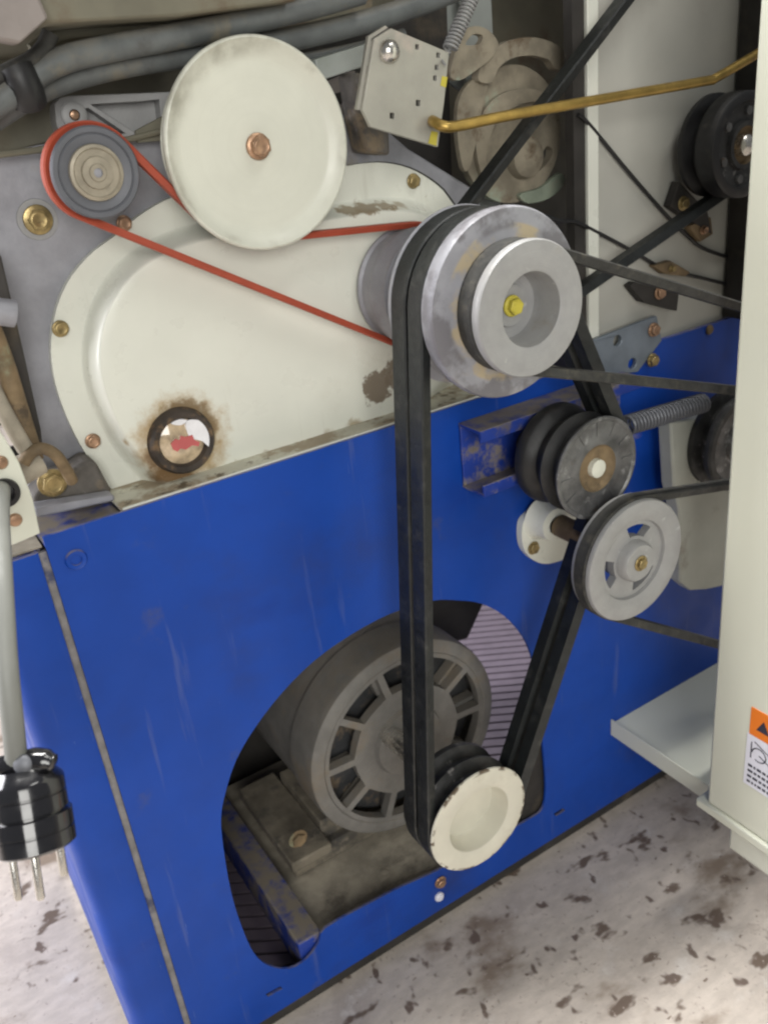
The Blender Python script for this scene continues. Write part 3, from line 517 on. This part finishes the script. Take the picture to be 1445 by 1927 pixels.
# ------------------------------------------------------------------ spoked pulley at the lower right
LY = -0.136
cl_, rl = disc(1196, 940, 1170, LY)
lp = thing('spoked_pulley', 'bare aluminium spoked pulley with one belt beside the cream door edge', 'pulley', cl_)
MB().lathe(cl_, [(rl * 0.70, LY + 0.024), (rl - 0.001, LY + 0.024), (rl, LY + 0.022)] + groove(rl, LY + 0.0125, 0.0075, 0.008) + [(rl, LY + 0.0025), (rl - 0.001, LY + 0.0006), (rl - 0.003, LY), (rl * 0.74, LY + 0.0005), (rl * 0.66, LY + 0.003), (rl * 0.63, LY + 0.010), (rl * 0.63, LY + 0.022), (rl * 0.70, LY + 0.024)], 96).build('rim', M['alu_spoked'], lp)
MB().lathe(cl_, [(rl * 0.35, LY + 0.024), (rl * 0.33, LY - 0.001), (rl * 0.29, LY - 0.004), (rl * 0.12, LY - 0.004)], 48).build('hub', M['alu_spoked'], lp)
kid = []
for deg in (74, 190, 300):
    a = math.radians(deg); o_, n_ = [], 8
    for k in range(n_ + 1): t = -0.48 + 0.96 * k / n_; o_.append((cl_.x + rl * 0.575 * math.cos(a + t), cl_.z + rl * 0.575 * math.sin(a + t)))
    for k in range(n_ + 1): t = 0.40 - 0.80 * k / n_; o_.append((cl_.x + rl * 0.385 * math.cos(a + t), cl_.z + rl * 0.385 * math.sin(a + t)))
    kid.append(o_)
MB().prism(ring_pts(cl_, rl * 0.655, 56), LY + 0.0065, LY + 0.015, kid).build('web', M['alu_spoked'], lp, bevel=0.0015)
hexbolt(lp, Vector((cl_.x, LY - 0.004, cl_.z)), 0.0058, 0.004, 'gold', 1.35)
MB().lathe(cl_, [(0.0115, LY + 0.024), (0.0115, -0.0330)], 24).build('shaft', M['rust'], lp)
# cast block behind it
blk = poly([(1262, 795), (1300, 790), (1470, 770), (1470, 1080), (1330, 1110), (1300, 1112), (1280, 1095), (1278, 960), (1268, 915)], -0.045)
stm = at(1400, 960, -0.045)
bo = MB().prism(blk, -0.045, -0.026).box(stm.x - 0.02, stm.x + 0.03, -0.0262, -0.0008, stm.z - 0.05, stm.z + 0.02).build('tension_block', M['block'], None, bevel=0.006)
tag(bo, 'cream cast block behind the spoked pulley, half hidden by the door', 'cast block')

# ------------------------------------------------------------------ two more black pulleys at the right edge
cu, ru = disc(1404, 168, 372, -0.055)
up_ = thing('black_pulley', 'black grimy pulley in front of the grey wall at upper right', 'pulley', cu)
MB().lathe(cu, [(0.012, -0.012), (ru - 0.001, -0.012), (ru, -0.0135), (ru, -0.017)] + groove(ru, -0.026, 0.008, 0.010) + [(ru, -0.036), (ru + 0.0005, -0.040), (ru, -0.0535), (ru - 0.002, -0.055), (ru * 0.82, -0.055)], 72).build('rim', M['black'], up_)
MB().lathe(cu, [(ru * 0.83, -0.055), (ru * 0.78, -0.051), (ru * 0.48, -0.050), (ru * 0.45, -0.054), (ru * 0.36, -0.054)], 64).build('pulley_face', M['worn_black'], up_)
for k in range(6):
    a = k * PI / 3 + 0.4; p = Vector((cu.x + ru * 0.64 * math.cos(a), -0.050, cu.z + ru * 0.64 * math.sin(a)))
    MB().lathe(p, [(ru * 0.10, -0.050), (ru * 0.085, -0.053), (0, -0.0535)], 12).build('face_boss', M['grey_face'], up_)
MB().lathe(cu, [(ru * 0.37, -0.054), (ru * 0.33, -0.049), (ru * 0.2, -0.048)], 40).build('hub', M['rust'], up_)
MB().lathe(cu, [(ru * 0.21, -0.046), (ru * 0.20, -0.056), (ru * 0.12, -0.060), (0, -0.061)], 24).build('shaft_end', M['steel'], up_)
MB().lathe(cu, [(0.014, -0.012), (0.014, 0.05)], 20).build('shaft', M['dark'], up_)
ck, rk = disc(1398, 740, 925, -0.075)
kp = thing('black_pulley', 'dark worn pulley half hidden behind the cream door, right of the coil spring', 'pulley', ck)
MB().lathe(ck, [(0.012, -0.046), (rk, -0.046), (rk, -0.050)] + groove(rk, -0.0595, 0.008, 0.010) + [(rk, -0.069), (rk, -0.073), (rk - 0.002, -0.075), (rk * 0.84, -0.075)], 72).build('rim', M['worn_black'], kp)
MB().lathe(ck, [(rk * 0.85, -0.075), (rk * 0.78, -0.071), (rk * 0.4, -0.070), (rk * 0.36, -0.075), (0, -0.0755)], 56).build('pulley_face', M['grey_face'], kp)
MB().lathe(ck, [(0.014, -0.046), (0.014, -0.0455)], 20).build('shaft', M['dark'], kp)

# ------------------------------------------------------------------ belts
T = 0.0085
def belt(name, circles, Y, w, t, m_, label, closed=True, group=None, rib=0.0):
    o = belt_mb(circles, Y, w, t, closed, rib=rib).build(name, M[m_], None, angle=40)
    return tag(o, label, 'belt', group)
belt('red_belt', [(c1.x, c1.z, r1 - 0.0022, 1), (cd.x, cd.z, HR - 0.001, 1), (c2.x, c2.z, rw + 0.0040, -1)], RY, 0.0110, 0.0052, 'red', 'thin red drive belt round the small grey pulley and under the white disc')
for Y, lab in ((YB1, 'rear black vee belt of the pair hanging down to the motor pulley'), (YB2, 'front black vee belt of the pair hanging down to the motor pulley')):
    belt('drive_belt', [(cd.x, cd.z, rf - 0.0118, 1), (cm.x, cm.z, rm - 0.0092, 1), (ci.x, ci.z, ri - 0.0085, 1)], Y, 0.0192, 0.0100, 'rubber', lab, True, 'belts between motor and stepped pulley')
E3 = at(1330, -188, -0.026)
k0, k1 = at(1100, 560, -0.026), at(1390, 384, -0.026); kd = (k1 - k0).normalized(); kn = Vector((-kd.z, 0, kd.x)); K = at(965, 642, -0.026) + kn * 0.021
belt('long_belt', [(E3.x, E3.z, 1e-9, 1), (cd.x, cd.z, RL, 1), (K.x, K.z, 0.012, 1), (cu.x, cu.z, ru - 0.0085, 1), (cu.x + 0.12, cu.z + 0.16, 1e-9, 1)], -0.026, 0.0165, 0.009, 'rubber', 'black belt running from the stepped pulley up past the brass rod', False)
a, e = at(1500, 618, -0.1215), at(1500, 738, -0.1215)
belt('front_belt', [(a.x, a.z, 1e-9, 1), (cd.x, cd.z, rs_ - 0.0085, 1), (e.x, e.z, 1e-9, 1)], -0.1215, 0.0165, 0.0078, 'rubber_dusty', 'dusty black belt leaving the front of the stepped pulley towards the right', False)
a, e = at(1500, 898, LY + 0.0125), at(1500, 1246, LY + 0.0125)
belt('lower_belt', [(a.x, a.z, 1e-9, 1), (cl_.x, cl_.z, rl - 0.0065, 1), (e.x, e.z, 1e-9, 1)], LY + 0.0125, 0.0140, 0.0080, 'rubber_dusty', 'narrow black belt round the spoked aluminium pulley', False)

# ------------------------------------------------------------------ coil springs
s1 = thing('coil_spring', 'grey steel coil spring lying between the two black pulleys', 'spring', at(1185, 790, -0.03))
MB().tube(spring_pts(at(1180, 800, -0.055), at(1325, 757, -0.055), 0.0092, 24), 0.0016, 6).build('coil', M['springsteel'], s1)
MB().tube([at(1182, 800, -0.055), at(1140, 808, -0.05)], 0.002, 8).build('hook', M['springsteel'], s1)
s2 = thing('coil_spring', 'thin grey coil spring above the zinc plate at the top', 'spring', at(850, 85, -0.005))
MB().tube(spring_pts(at(846, 92, -0.008), at(910, -60, -0.008), 0.0055, 22), 0.0010, 6).build('coil', M['alu_bright'], s2)
MB().tube(spline([at(846, 92, -0.008), at(838, 104, -0.014), at(832, 112, -0.024), at(838, 122, -0.03)], 5), 0.0010, 6).build('hook', M['alu_bright'], s2)

# ------------------------------------------------------------------ zinc bracket plate with brass rod
PYY = -0.025
pl_ = thing('bracket_plate', 'pale zinc lever plate with square holes and a round headed bolt', 'lever plate', at(770, 160, PYY))
def sq(x, y, h=5): return poly([(x - h * 0.7, y - h), (x + h * 0.7, y - h * 0.9), (x + h * 0.6, y + h), (x - h * 0.7, y + h * 0.9)], PYY)
MB().prism(poly([(735, 52), (845, 98), (836, 190), (824, 276), (697, 238), (682, 206), (704, 72)], PYY), PYY, PYY + 0.0035, [sq(785, 87), sq(825, 103), sq(822, 126), sq(819, 146, 5), sq(787, 193, 6), sq(738, 217, 6)]).build('plate', M['zinc'], pl_, bevel=0.0007)
MB().prism(poly([(735, 50), (704, 70), (682, 206), (676, 204), (698, 66), (730, 46)], PYY), PYY + 0.0036, PYY + 0.007).build('folded_edge', M['zinc'], pl_)
c_ = at(731, 96, PYY); MB().lathe(c_, [(0.0085, PYY), (0.0078, PYY - 0.0035), (0.005, PYY - 0.0065), (0, PYY - 0.0078)], 28).build('bolt', M['steel'], pl_)
MB().prism(poly([(832, 142), (842, 144), (839, 164), (829, 160)], PYY - 0.0004), PYY - 0.0004, PYY + 0.002).build('paint_mark', M['yellow'], pl_)
MB().prism(poly([(812, 246), (824, 248), (821, 274), (806, 269)], PYY - 0.0004), PYY - 0.0004, PYY + 0.002).build('paint_mark', M['yellow'], pl_)
rod = spline([at(812, 226, PYY + 0.004), at(818, 229, -0.032), at(835, 237, -0.040), at(862, 236, -0.042), at(960, 216, -0.042), at(1160, 181, -0.042), at(1325, 152, -0.042), at(1350, 144, -0.042), at(1445, 88, -0.042), at(1520, 40, -0.042)], 6)
tag(MB().tube(rod, 0.0042, 14).build('brass_rod', M['brass'], None), 'bent brass coloured rod hooked into the zinc lever plate', 'rod')

# ------------------------------------------------------------------ upper housing behind everything
ROOF = 1.30
uh = thing('upper_housing', 'grimy upper machine housing with grey recess and pale right wall', 'machine housing', (0.4, 0.3, 0.63))
MB().prism(poly([(-250, -500), (1110, -500), (1110, 800), (-250, 800)], 0.26), 0.26, 0.265).build('back_wall', M['khaki'], uh)
WY = 0.007
wl, wt = at(1101, 300, WY).x, 1.25
MB().box(wl, 1.2, WY + 0.001, WY + 0.005, TOP - 0.002, wt).build('right_wall', M['wallpaint'], uh, bevel=0.001)
MB().box(wl, wl + 0.0135, WY - 0.004, WY + 0.0008, TOP + 0.002, wt).build('wall_flange', M['cream'], uh, bevel=0.001)
MB().box(wl - 0.014, wl - 0.0005, WY, 0.018, TOP + 0.002, wt).build('recess_edge', M['dark'], uh)
rx = at(880, 200, 0.115).x
MB().box(rx, wl - 0.0145, 0.115, 0.119, TOP + 0.002, wt).build('recess_panel', M['greygreen'], uh)
MB().prism(poly([(745, -60), (905, -60), (895, 190), (800, 120), (750, 20)], 0.14), 0.14, 0.145).build('recess_side', M['greygreen'], uh)
x1 = at(1446, 100, -0.03).x
MB().box(x1, x1 + 0.03, -0.03, WY - 0.001, TOP + 0.002, wt).build('dark_upright', M['dark'], uh, bevel=0.002)
MB().prism(poly([(-100, -200), (560, -200), (560, 0), (330, 30), (70, 44), (30, 20), (-100, 44)], -0.005), -0.005, 0.25).build('top_cover', M['khaki'], uh, bevel=0.002)
MB().prism(poly([(-60, -80), (60, -40), (92, 32), (36, 82), (-60, 62)], -0.02), -0.02, -0.006).build('cover_corner', M['pinkgrey'], uh, bevel=0.002)
MB().prism(poly([(-60, 150), (60, 90), (115, 70), (190, 58), (480, 12), (700, -40), (700, 40), (480, 70), (120, 130), (110, 190), (108, 262), (-60, 296)], 0.075), 0.075, 0.08).build('inner_sheet', M['khaki'], uh)
MB().tube([at(590, 132, 0.05), at(705, 96, 0.05)], 0.011, 4).build('cross_bar', M['greygreen'], uh, bevel=0.001, smooth=False)
MB().prism(poly([(600, 160), (668, 132), (668, 165), (612, 180)], 0.09), 0.09, 0.10).build('cross_bar', M['pinkgrey'], uh)
MB().prism(poly([(612, 205), (672, 188), (674, 210), (630, 215)], 0.09), 0.088, 0.10).build('cross_bar', M['pinkgrey'], uh)
MB().prism(poly([(662, 135), (730, 140), (735, 292), (690, 286), (676, 230)], 0.035), 0.035, 0.06).build('lever_support', M['dirty_foot'], uh, bevel=0.003)
MB().prism(poly([(560, 60), (840, -10), (850, 330), (560, 200)], 0.12), 0.12, 0.125).build('inner_sheet', M['dark'], uh)

MB().box(-0.25, 1.25, -0.03, 0.42, ROOF, ROOF + 0.02).build('shading_roof', M['khaki'], uh)  # unseen roof, added to cast shade on the floor before the panel
# cam discs
cam1 = thing('cam_disc', 'rusty brown cam disc with curved slots behind the black belt', 'cam', at(960, 240, 0.05))
YC = 0.06
ccx, ccr = disc(962, 120, 382, YC)
slots = [curve_poly([(1018, 318), (1035, 300), (1040, 282), (1028, 275), (1015, 300), (1000, 315), (975, 322), (972, 330), (995, 332)], YC, 3)]
MB().prism(ring_pts(ccx, ccr, 56), YC, YC + 0.010, slots).build('disc', M['cam'], cam1, bevel=0.0015)
MB().prism(curve_poly([(898, 150), (905, 118), (930, 90), (965, 73), (1005, 70), (1042, 82), (1062, 105), (1060, 132), (1042, 128), (1030, 112), (1000, 104), (965, 108), (938, 125), (922, 155)], YC - 0.012, 4), YC - 0.014, YC - 0.004).build('cam_arm', M['cam'], cam1, bevel=0.002)
MB().prism(curve_poly([(905, 215), (935, 180), (985, 165), (1040, 178), (1052, 200), (1000, 192), (950, 210), (925, 245), (912, 300), (925, 340), (905, 330), (893, 270)], YC - 0.004, 4), YC - 0.006, YC - 0.0005).build('cam_track', M['cam'], cam1, bevel=0.0012)
MB().prism(curve_poly([(975, 365), (1015, 352), (1050, 325), (1058, 345), (1030, 372), (990, 382)], YC - 0.003, 4), YC - 0.006, YC - 0.0005).build('green_plate', M['greengrime'], cam1, bevel=0.001)
h_ = at(985, 295, YC - 0.002); MB().lathe(h_, [(0.020, YC - 0.0002), (0.018, YC - 0.010), (0.010, YC - 0.014), (0, YC - 0.014)], 28).build('cam_hub', M['cam'], cam1)
MB().prism(curve_poly([(860, 190), (885, 150), (915, 150), (905, 200), (885, 300), (870, 320), (858, 260)], YC - 0.004, 4), YC - 0.007, YC - 0.0005).build('cam_rib', M['cam'], cam1, bevel=0.0015)
ring = thing('slotted_link', 'brown slotted link ring beside the thin spring at the top', 'link', at(890, 90, 0.05))
MB().prism(curve_poly([(858, 92), (868, 62), (892, 48), (920, 56), (938, 82), (925, 108), (898, 130), (866, 150), (848, 140)], 0.04, 5), 0.04, 0.047, [curve_poly([(876, 82), (890, 64), (908, 66), (904, 80), (890, 84)], 0.04, 4)]).build('link_ring', M['cam'], ring, bevel=0.0015)

# hoses at the top left
tag(MB().tube(spline([at(-60, 225, 0.02), at(0, 190, 0.02), at(55, 148, 0.02), at(120, 112, 0.02), at(220, 88, 0.02), at(330, 68, 0.02), at(440, 45, 0.02), at(560, 18, 0.02), at(680, -15, 0.02)], 6), 0.0085, 14).build('hose', M['hose'], None), 'upper of the two grey hoses, running under the top cover', 'hose')
tag(MB().tube(spline([at(-20, 226, 0.035), at(45, 185, 0.035), at(90, 162, 0.035), at(160, 138, 0.035), at(250, 118, 0.035), at(400, 95, 0.035), at(520, 78, 0.035), at(640, 52, 0.035), at(760, 18, 0.035), at(860, -20, 0.035)], 6), 0.0085, 14).build('hose', M['hose'], None), 'lower of the two grey hoses, passing behind the white disc pulley', 'hose')
tag(MB().tube(spline([at(30, 128, 0.018), at(40, 148, 0.017), at(50, 172, 0.018), at(56, 192, 0.022)], 4), 0.0112, 14).build('tape_wrap', M['black'], None), 'black tape wrapped around the grey hoses at the far left', 'tape')

tag(MB().tube(spline([at(60, 95, 0.045), at(110, 62, 0.045), at(180, 52, 0.045), at(300, 40, 0.045), at(420, 18, 0.045), at(560, -20, 0.045)], 6), 0.0048, 10).build('cable', M['khaki'], None), 'thin brown cable above the two grey hoses, under the top cover edge', 'cable')
tag(MB().tube(spline([at(95, 62, 0.02), at(82, 90, 0.02), at(60, 112, 0.018), at(30, 128, 0.018), at(-20, 150, 0.02)], 6), 0.0055, 10).build('cable', M['rubber_dusty'], None), 'short dark cable dropping beside the pink grey cover corner', 'cable')
tag(MB().tube(spline([at(520, 118, 0.06), at(600, 104, 0.06), at(690, 84, 0.06), at(760, 62, 0.06)], 6), 0.004, 10).build('pipe', M['hose'], None), 'thin grey pipe between the white disc and the zinc plate', 'pipe')
# ------------------------------------------------------------------ thin wires, clips, small brackets at the right
tag(MB().tube(spline([at(1088, 215, 0.004), at(1110, 235, 0.004), at(1180, 320, 0.004), at(1250, 400, 0.004), at(1290, 440, 0.004), at(1330, 470, 0.004), at(1420, 498, 0.004)], 5), 0.0019, 8).build('wire', M['black'], None), 'thin black wire slanting down across the pale right wall', 'wire')
tag(MB().tube(spline([at(1010, 400, 0.004), at(1050, 414, 0.004), at(1085, 418, 0.004), at(1130, 440, 0.004), at(1190, 472, 0.004), at(1250, 505, 0.004), at(1330, 525, 0.004), at(1420, 548, 0.004)], 5), 0.0019, 8).build('wire', M['black'], None), 'lower black wire sagging behind the stepped pulley', 'wire')
def clip(pts, Y, t, bolt, label, m_='dark', bm_='gold', br=0.006):
    th = thing('clip_bracket', label, 'bracket', at(*pts[0], Y))
    MB().prism(poly(pts, Y), Y, Y + t).build('clip', M[m_], th, bevel=0.001)
    hexbolt(th, at(*bolt, Y - 0.0002), br, 0.005, bm_, 1.2)
    return th
clip([(1262, 388), (1278, 340), (1332, 398), (1340, 440), (1290, 408)], -0.004, 0.010, (1284, 382), 'small dark clip bracket with bolt left of the upper black pulley')
clip([(1186, 538), (1196, 530), (1278, 552), (1274, 585), (1210, 568)], -0.004, 0.010, (1240, 550), 'small dark clip with a copper bolt below the crossing belts', 'dark', 'copper')
clip([(1230, 500), (1262, 490), (1300, 512), (1290, 520), (1250, 515)], -0.002, 0.008, (1262, 505), 'tiny brown clip holding the lower wire on the pale wall', 'rust', 'gold', 0.003)
clip([(1296, 425), (1338, 408), (1342, 440), (1318, 455)], -0.003, 0.009, (1322, 432), 'rusty clip below the upper black pulley on the wall', 'rust', 'copper', 0.004)
jb = thing('joint_plate', 'grey blue joining plate with two bolts below the crossing belts', 'plate', at(1180, 660, -0.004))
MB().prism(poly([(1096, 648), (1236, 594), (1246, 640), (1200, 700), (1110, 712)], -0.006), -0.006, -0.0006, [ring_pts(at(1162, 641, -0.006), 0.0058, 16), ring_pts(at(1190, 684, -0.006), 0.0058, 16)]).build('plate', M['greyblue'], jb, bevel=0.0008)
hexbolt(jb, at(1228, 620, -0.0062), 0.0062, 0.006, 'copper', 1.2); hexbolt(jb, at(1226, 677, -0.0062), 0.0062, 0.006, 'gold', 1.2)
rb = thing('rust_bolt', 'rusty screw on the blue top edge near the door', 'screw', at(1334, 620, -0.003)); roundscrew(rb, at(1334, 620, -0.0004), 0.0055, 'rust', 0.003, 'screw_head'); 

# ------------------------------------------------------------------ cream door with label, tray below
DY = -0.166; DX = at(1330, 1510, DY).x
dr = thing('access_door', 'open cream side door at the right edge carrying an orange warning label', 'door', (DX, DY, 0.08))
zb_ = at_x(1310, 1512, DX).z
MB().box(DX, DX + 0.022, -0.56, DY, zb_ + 0.012, 1.10).build('door_panel', M['door'], dr, bevel=0.003)
MB().box(DX - 0.0035, DX + 0.022, -0.56, DY + 0.012, zb_, zb_ + 0.0115).build('bottom_fold', M['door'], dr, bevel=0.002)
fy = at_x(1370, 1572, DX).y
MB().box(DX + 0.001, DX + 0.03, -0.56, fy, zb_ - 0.032, zb_ - 0.0006).build('foot_strip', M['pulley_white'], dr, bevel=0.003)
la, lbm, lc = at_x(1415, 1330, DX), at_x(1408, 1378, DX), at_x(1397, 1470, DX)
L0 = la.y; H0, H1, H2 = la.z, lbm.z, lc.z
lb = MB().box(DX - 0.0008, DX + 0.0002, L0 - 0.08, L0 + 0.002, H2, H1 - 0.0004).build('label_white', M['label'], dr)
MB().box(DX - 0.0009, DX + 0.0002, L0 - 0.08, L0, H1, H0).build('label_orange', M['orange'], dr)
sgn = MB(); yo, zo = L0 - 0.0150, (H0 + H1) / 2
sgn.add([(DX - 0.0012, yo + 0.0075, zo - 0.007), (DX - 0.0012, yo - 0.0075, zo - 0.007), (DX - 0.0012, yo, zo + 0.007)], [(0, 1, 2)])
for k in range(5): sgn.add([(DX - 0.0012, y, z) for y, z in ((yo - 0.012 - k * 0.009, zo - 0.005), (yo - 0.018 - k * 0.009, zo - 0.005), (yo - 0.018 - k * 0.009, zo + 0.005), (yo - 0.012 - k * 0.009, zo + 0.005))], [(0, 1, 2, 3)])
sgn.build('warning_triangle', M['ink'], lb, smooth=False)
pr = MB(); X_ = DX - 0.0012
def stroke(y0, z0, y1, z1, w=0.0012):
    d_ = Vector((y1 - y0, z1 - z0)).normalized(); n_ = Vector((-d_.y, d_.x)) * w / 2
    pr.add([(X_, y0 + n_.x, z0 + n_.y), (X_, y1 + n_.x, z1 + n_.y), (X_, y1 - n_.x, z1 - n_.y), (X_, y0 - n_.x, z0 - n_.y)], [(0, 1, 2, 3)])
cy_, cz_ = L0 - 0.013, H1 - 0.020
for k in range(10): stroke(cy_ + 0.008 * math.cos(k * PI / 6), cz_ + 0.008 * math.sin(k * PI / 6), cy_ + 0.008 * math.cos((k + 1) * PI / 6), cz_ + 0.008 * math.sin((k + 1) * PI / 6))
stroke(cy_ + 0.006, cz_ + 0.014, cy_ - 0.012, cz_ + 0.006); stroke(cy_ + 0.009, cz_ + 0.012, cy_ + 0.009, cz_ - 0.008); stroke(cy_, cz_, cy_ - 0.016, cz_ - 0.007)
for r_ in range(4):
    y = L0 - 0.002; zz = H2 + 0.006 + r_ * 0.0068
    while y > L0 - 0.075:
        l_ = random.uniform(0.002, 0.006); stroke(y, zz, y - l_, zz, 0.003); y -= l_ + 0.0015
pr.build('label_print', M['ink'], lb, smooth=False)
tr = thing('drip_tray', 'cream sheet metal tray fixed low on the blue panel beside the door', 'tray', (0.66, -0.06, 0.14))
tx = at(1150, 1360, 0).x; tz = 0.158
MB().box(tx, 0.80, -0.152, -0.0005, tz - 0.022, tz - 0.0195).build('tray_floor', M['wallpaint'], tr)
MB().box(tx + 0.0012, 0.80, -0.152, -0.0005, tz - 0.009, tz - 0.007).build('tray_shelf', M['door'], tr)
MB().box(tx - 0.0015, tx + 0.001, -0.154, -0.0003, tz - 0.024, tz).build('tray_lip', M['door'], tr, bevel=0.0008)

# ------------------------------------------------------------------ left edge: levers, cream bracket, plug
lv = thing('lever_linkage', 'brown rusty lever linkage with elbow at the left edge', 'lever', at(60, 850, 0.02))
MB().prism(poly([(-30, 470), (2, 478), (40, 640), (78, 810), (82, 850), (60, 860), (20, 740), (-30, 560)], 0.03), 0.03, 0.05).build('lever_post', M['dark'], lv, bevel=0.002)
MB().tube(spline([at(-30, 590, 0.012), at(5, 680, 0.012), at(30, 760, 0.012), at(52, 830, 0.012), at(62, 865, 0.012)], 5), 0.0075, 12).build('lever_rod', M['rust'], lv)
MB().tube(spline([at(-30, 700, 0.005), at(0, 760, 0.005), at(30, 815, 0.005), at(48, 845, 0.005)], 5), 0.006, 12).build('lever_rod', M['dusty_plate'], lv)
MB().tube(spline([at(44, 872, 0.0), at(58, 852, 0.0), at(80, 844, 0.0), at(104, 855, 0.0), at(122, 880, 0.005), at(136, 905, 0.012)], 5), 0.0044, 12).build('elbow', M['rust'], lv)
MB().tube([at(30, 892, 0.008), at(72, 866, 0.012)], 0.0105, 16).build('pivot', M['dusty_plate'], lv)
MB().tube([at(-30, 582, -0.01), at(28, 590, -0.01)], 0.009, 12).build('clamp', M['alu'], lv)
MB().tube(spline([at(-20, 690, 0.015), at(12, 700, 0.015), at(24, 740, 0.015)], 4), 0.004, 8).build('link_pin', M['greyblue'], lv)
QY = -0.045
cbk = thing('switch_bracket', 'cream bracket plate with a black grommet and two screws at the left edge', 'bracket', at(30, 930, QY))
gr = at(8, 927, QY)
MB().prism(poly([(-90, 770), (-12, 795), (8, 822), (36, 870), (62, 940), (76, 1004), (30, 1024), (-90, 1060)], QY), QY, QY + 0.003, [ring_pts(gr, 0.0075, 24)]).build('plate', M['door'], cbk, bevel=0.0008)
MB().lathe(gr, [(0.0078, QY - 0.0006), (0.0100, QY - 0.0006), (0.0096, QY - 0.003), (0.0065, QY - 0.003), (0.0060, QY + 0.004)], 32).build('grommet', M['black'], cbk)
roundscrew(cbk, at(28, 978, QY), 0.0046, 'copper', 0.003); roundscrew(cbk, at(1, 870, QY), 0.0046, 'copper', 0.003)
GY = -0.19
pg = thing('power_plug', 'glossy black power plug with three pins hanging on a grey cable', 'plug', at(40, 1560, GY))
MB().tube(spline([at(2, 918, QY + 0.01), at(0, 935, QY - 0.03), at(-1, 980, -0.10), at(3, 1080, -0.15), at(13, 1250, -0.18), at(26, 1380, GY), at(32, 1440, GY)], 8), 0.0060, 16).build('cable', M['cable'], pg)
ax = (right * 0.17 + down * 1.0 - fwd * 0.03).normalized()
def turned(c0, ax, prof, n=40):
    u = ax.orthogonal().normalized(); w = ax.cross(u); m_ = len(prof)
    return MB().add([c0 + ax * h + (u * math.cos(2 * PI * k / n) + w * math.sin(2 * PI * k / n)) * r for k in range(n) for r, h in prof], [(k * m_ + j, k * m_ + j + 1, ((k + 1) % n) * m_ + j + 1, ((k + 1) % n) * m_ + j) for k in range(n) for j in range(m_ - 1)])
tp = at(48, 1462, GY); RP = 0.0208; side = ax.cross(fwd).normalized()
if side.dot(right) < 0: side = -side
turned(tp, ax, [(0.008, -0.006), (0.015, -0.0055), (RP - 0.004, -0.002), (RP - 0.0012, 0.001), (RP - 0.0005, 0.0030), (RP - 0.0005, 0.0092), (RP - 0.0012, 0.0096), (RP - 0.0012, 0.0104), (RP - 0.0005, 0.0108), (RP - 0.0005, 0.0190), (RP - 0.002, 0.0196), (RP - 0.002, 0.0208), (RP + 0.0010, 0.0212), (RP + 0.0010, 0.0290), (RP + 0.0004, 0.0294), (RP + 0.0004, 0.0302), (RP + 0.0010, 0.0306), (RP + 0.0008, 0.0385), (RP - 0.001, 0.0400), (0, 0.0400)], 48).build('plug_body', M['gloss'], pg)
cl0 = tp - ax * 0.0085 - fwd * 0.006
MB().tube(spline([cl0 - side * 0.026 + ax * 0.003, cl0 - side * 0.010, cl0 + side * 0.006 - ax * 0.0015, cl0 + side * 0.014, cl0 + side * 0.0200 + ax * 0.003], 4), [0.0045] * 4 + [0.0062] * 5 + [0.0066] * 5 + [0.0052] * 2 + [0.003], 14).build('cord_clamp', M['gloss'], pg)
c_ = cl0 - fwd * 0.0062 + side * 0.005 - ax * 0.001
turned(c_, -fwd, [(0.0052, -0.004), (0.0052, 0.0006), (0.0036, 0.0020), (0, 0.0024)], 20).build('clamp_screw', M['springsteel'], pg)
pb = tp + ax * 0.0398
for a_, f_, l_, r_ in ((0.0085, 0.010, 0.021, 0.0024), (0.0015, -0.008, 0.026, 0.0024), (-0.0130, -0.003, 0.026, 0.0022)):
    q0 = pb + side * a_ + fwd * f_; MB().tube([q0, q0 + ax * l_ * 0.95, q0 + ax * l_], [r_, r_, r_ * 0.7], 14).build('pin', M['steel'], pg)
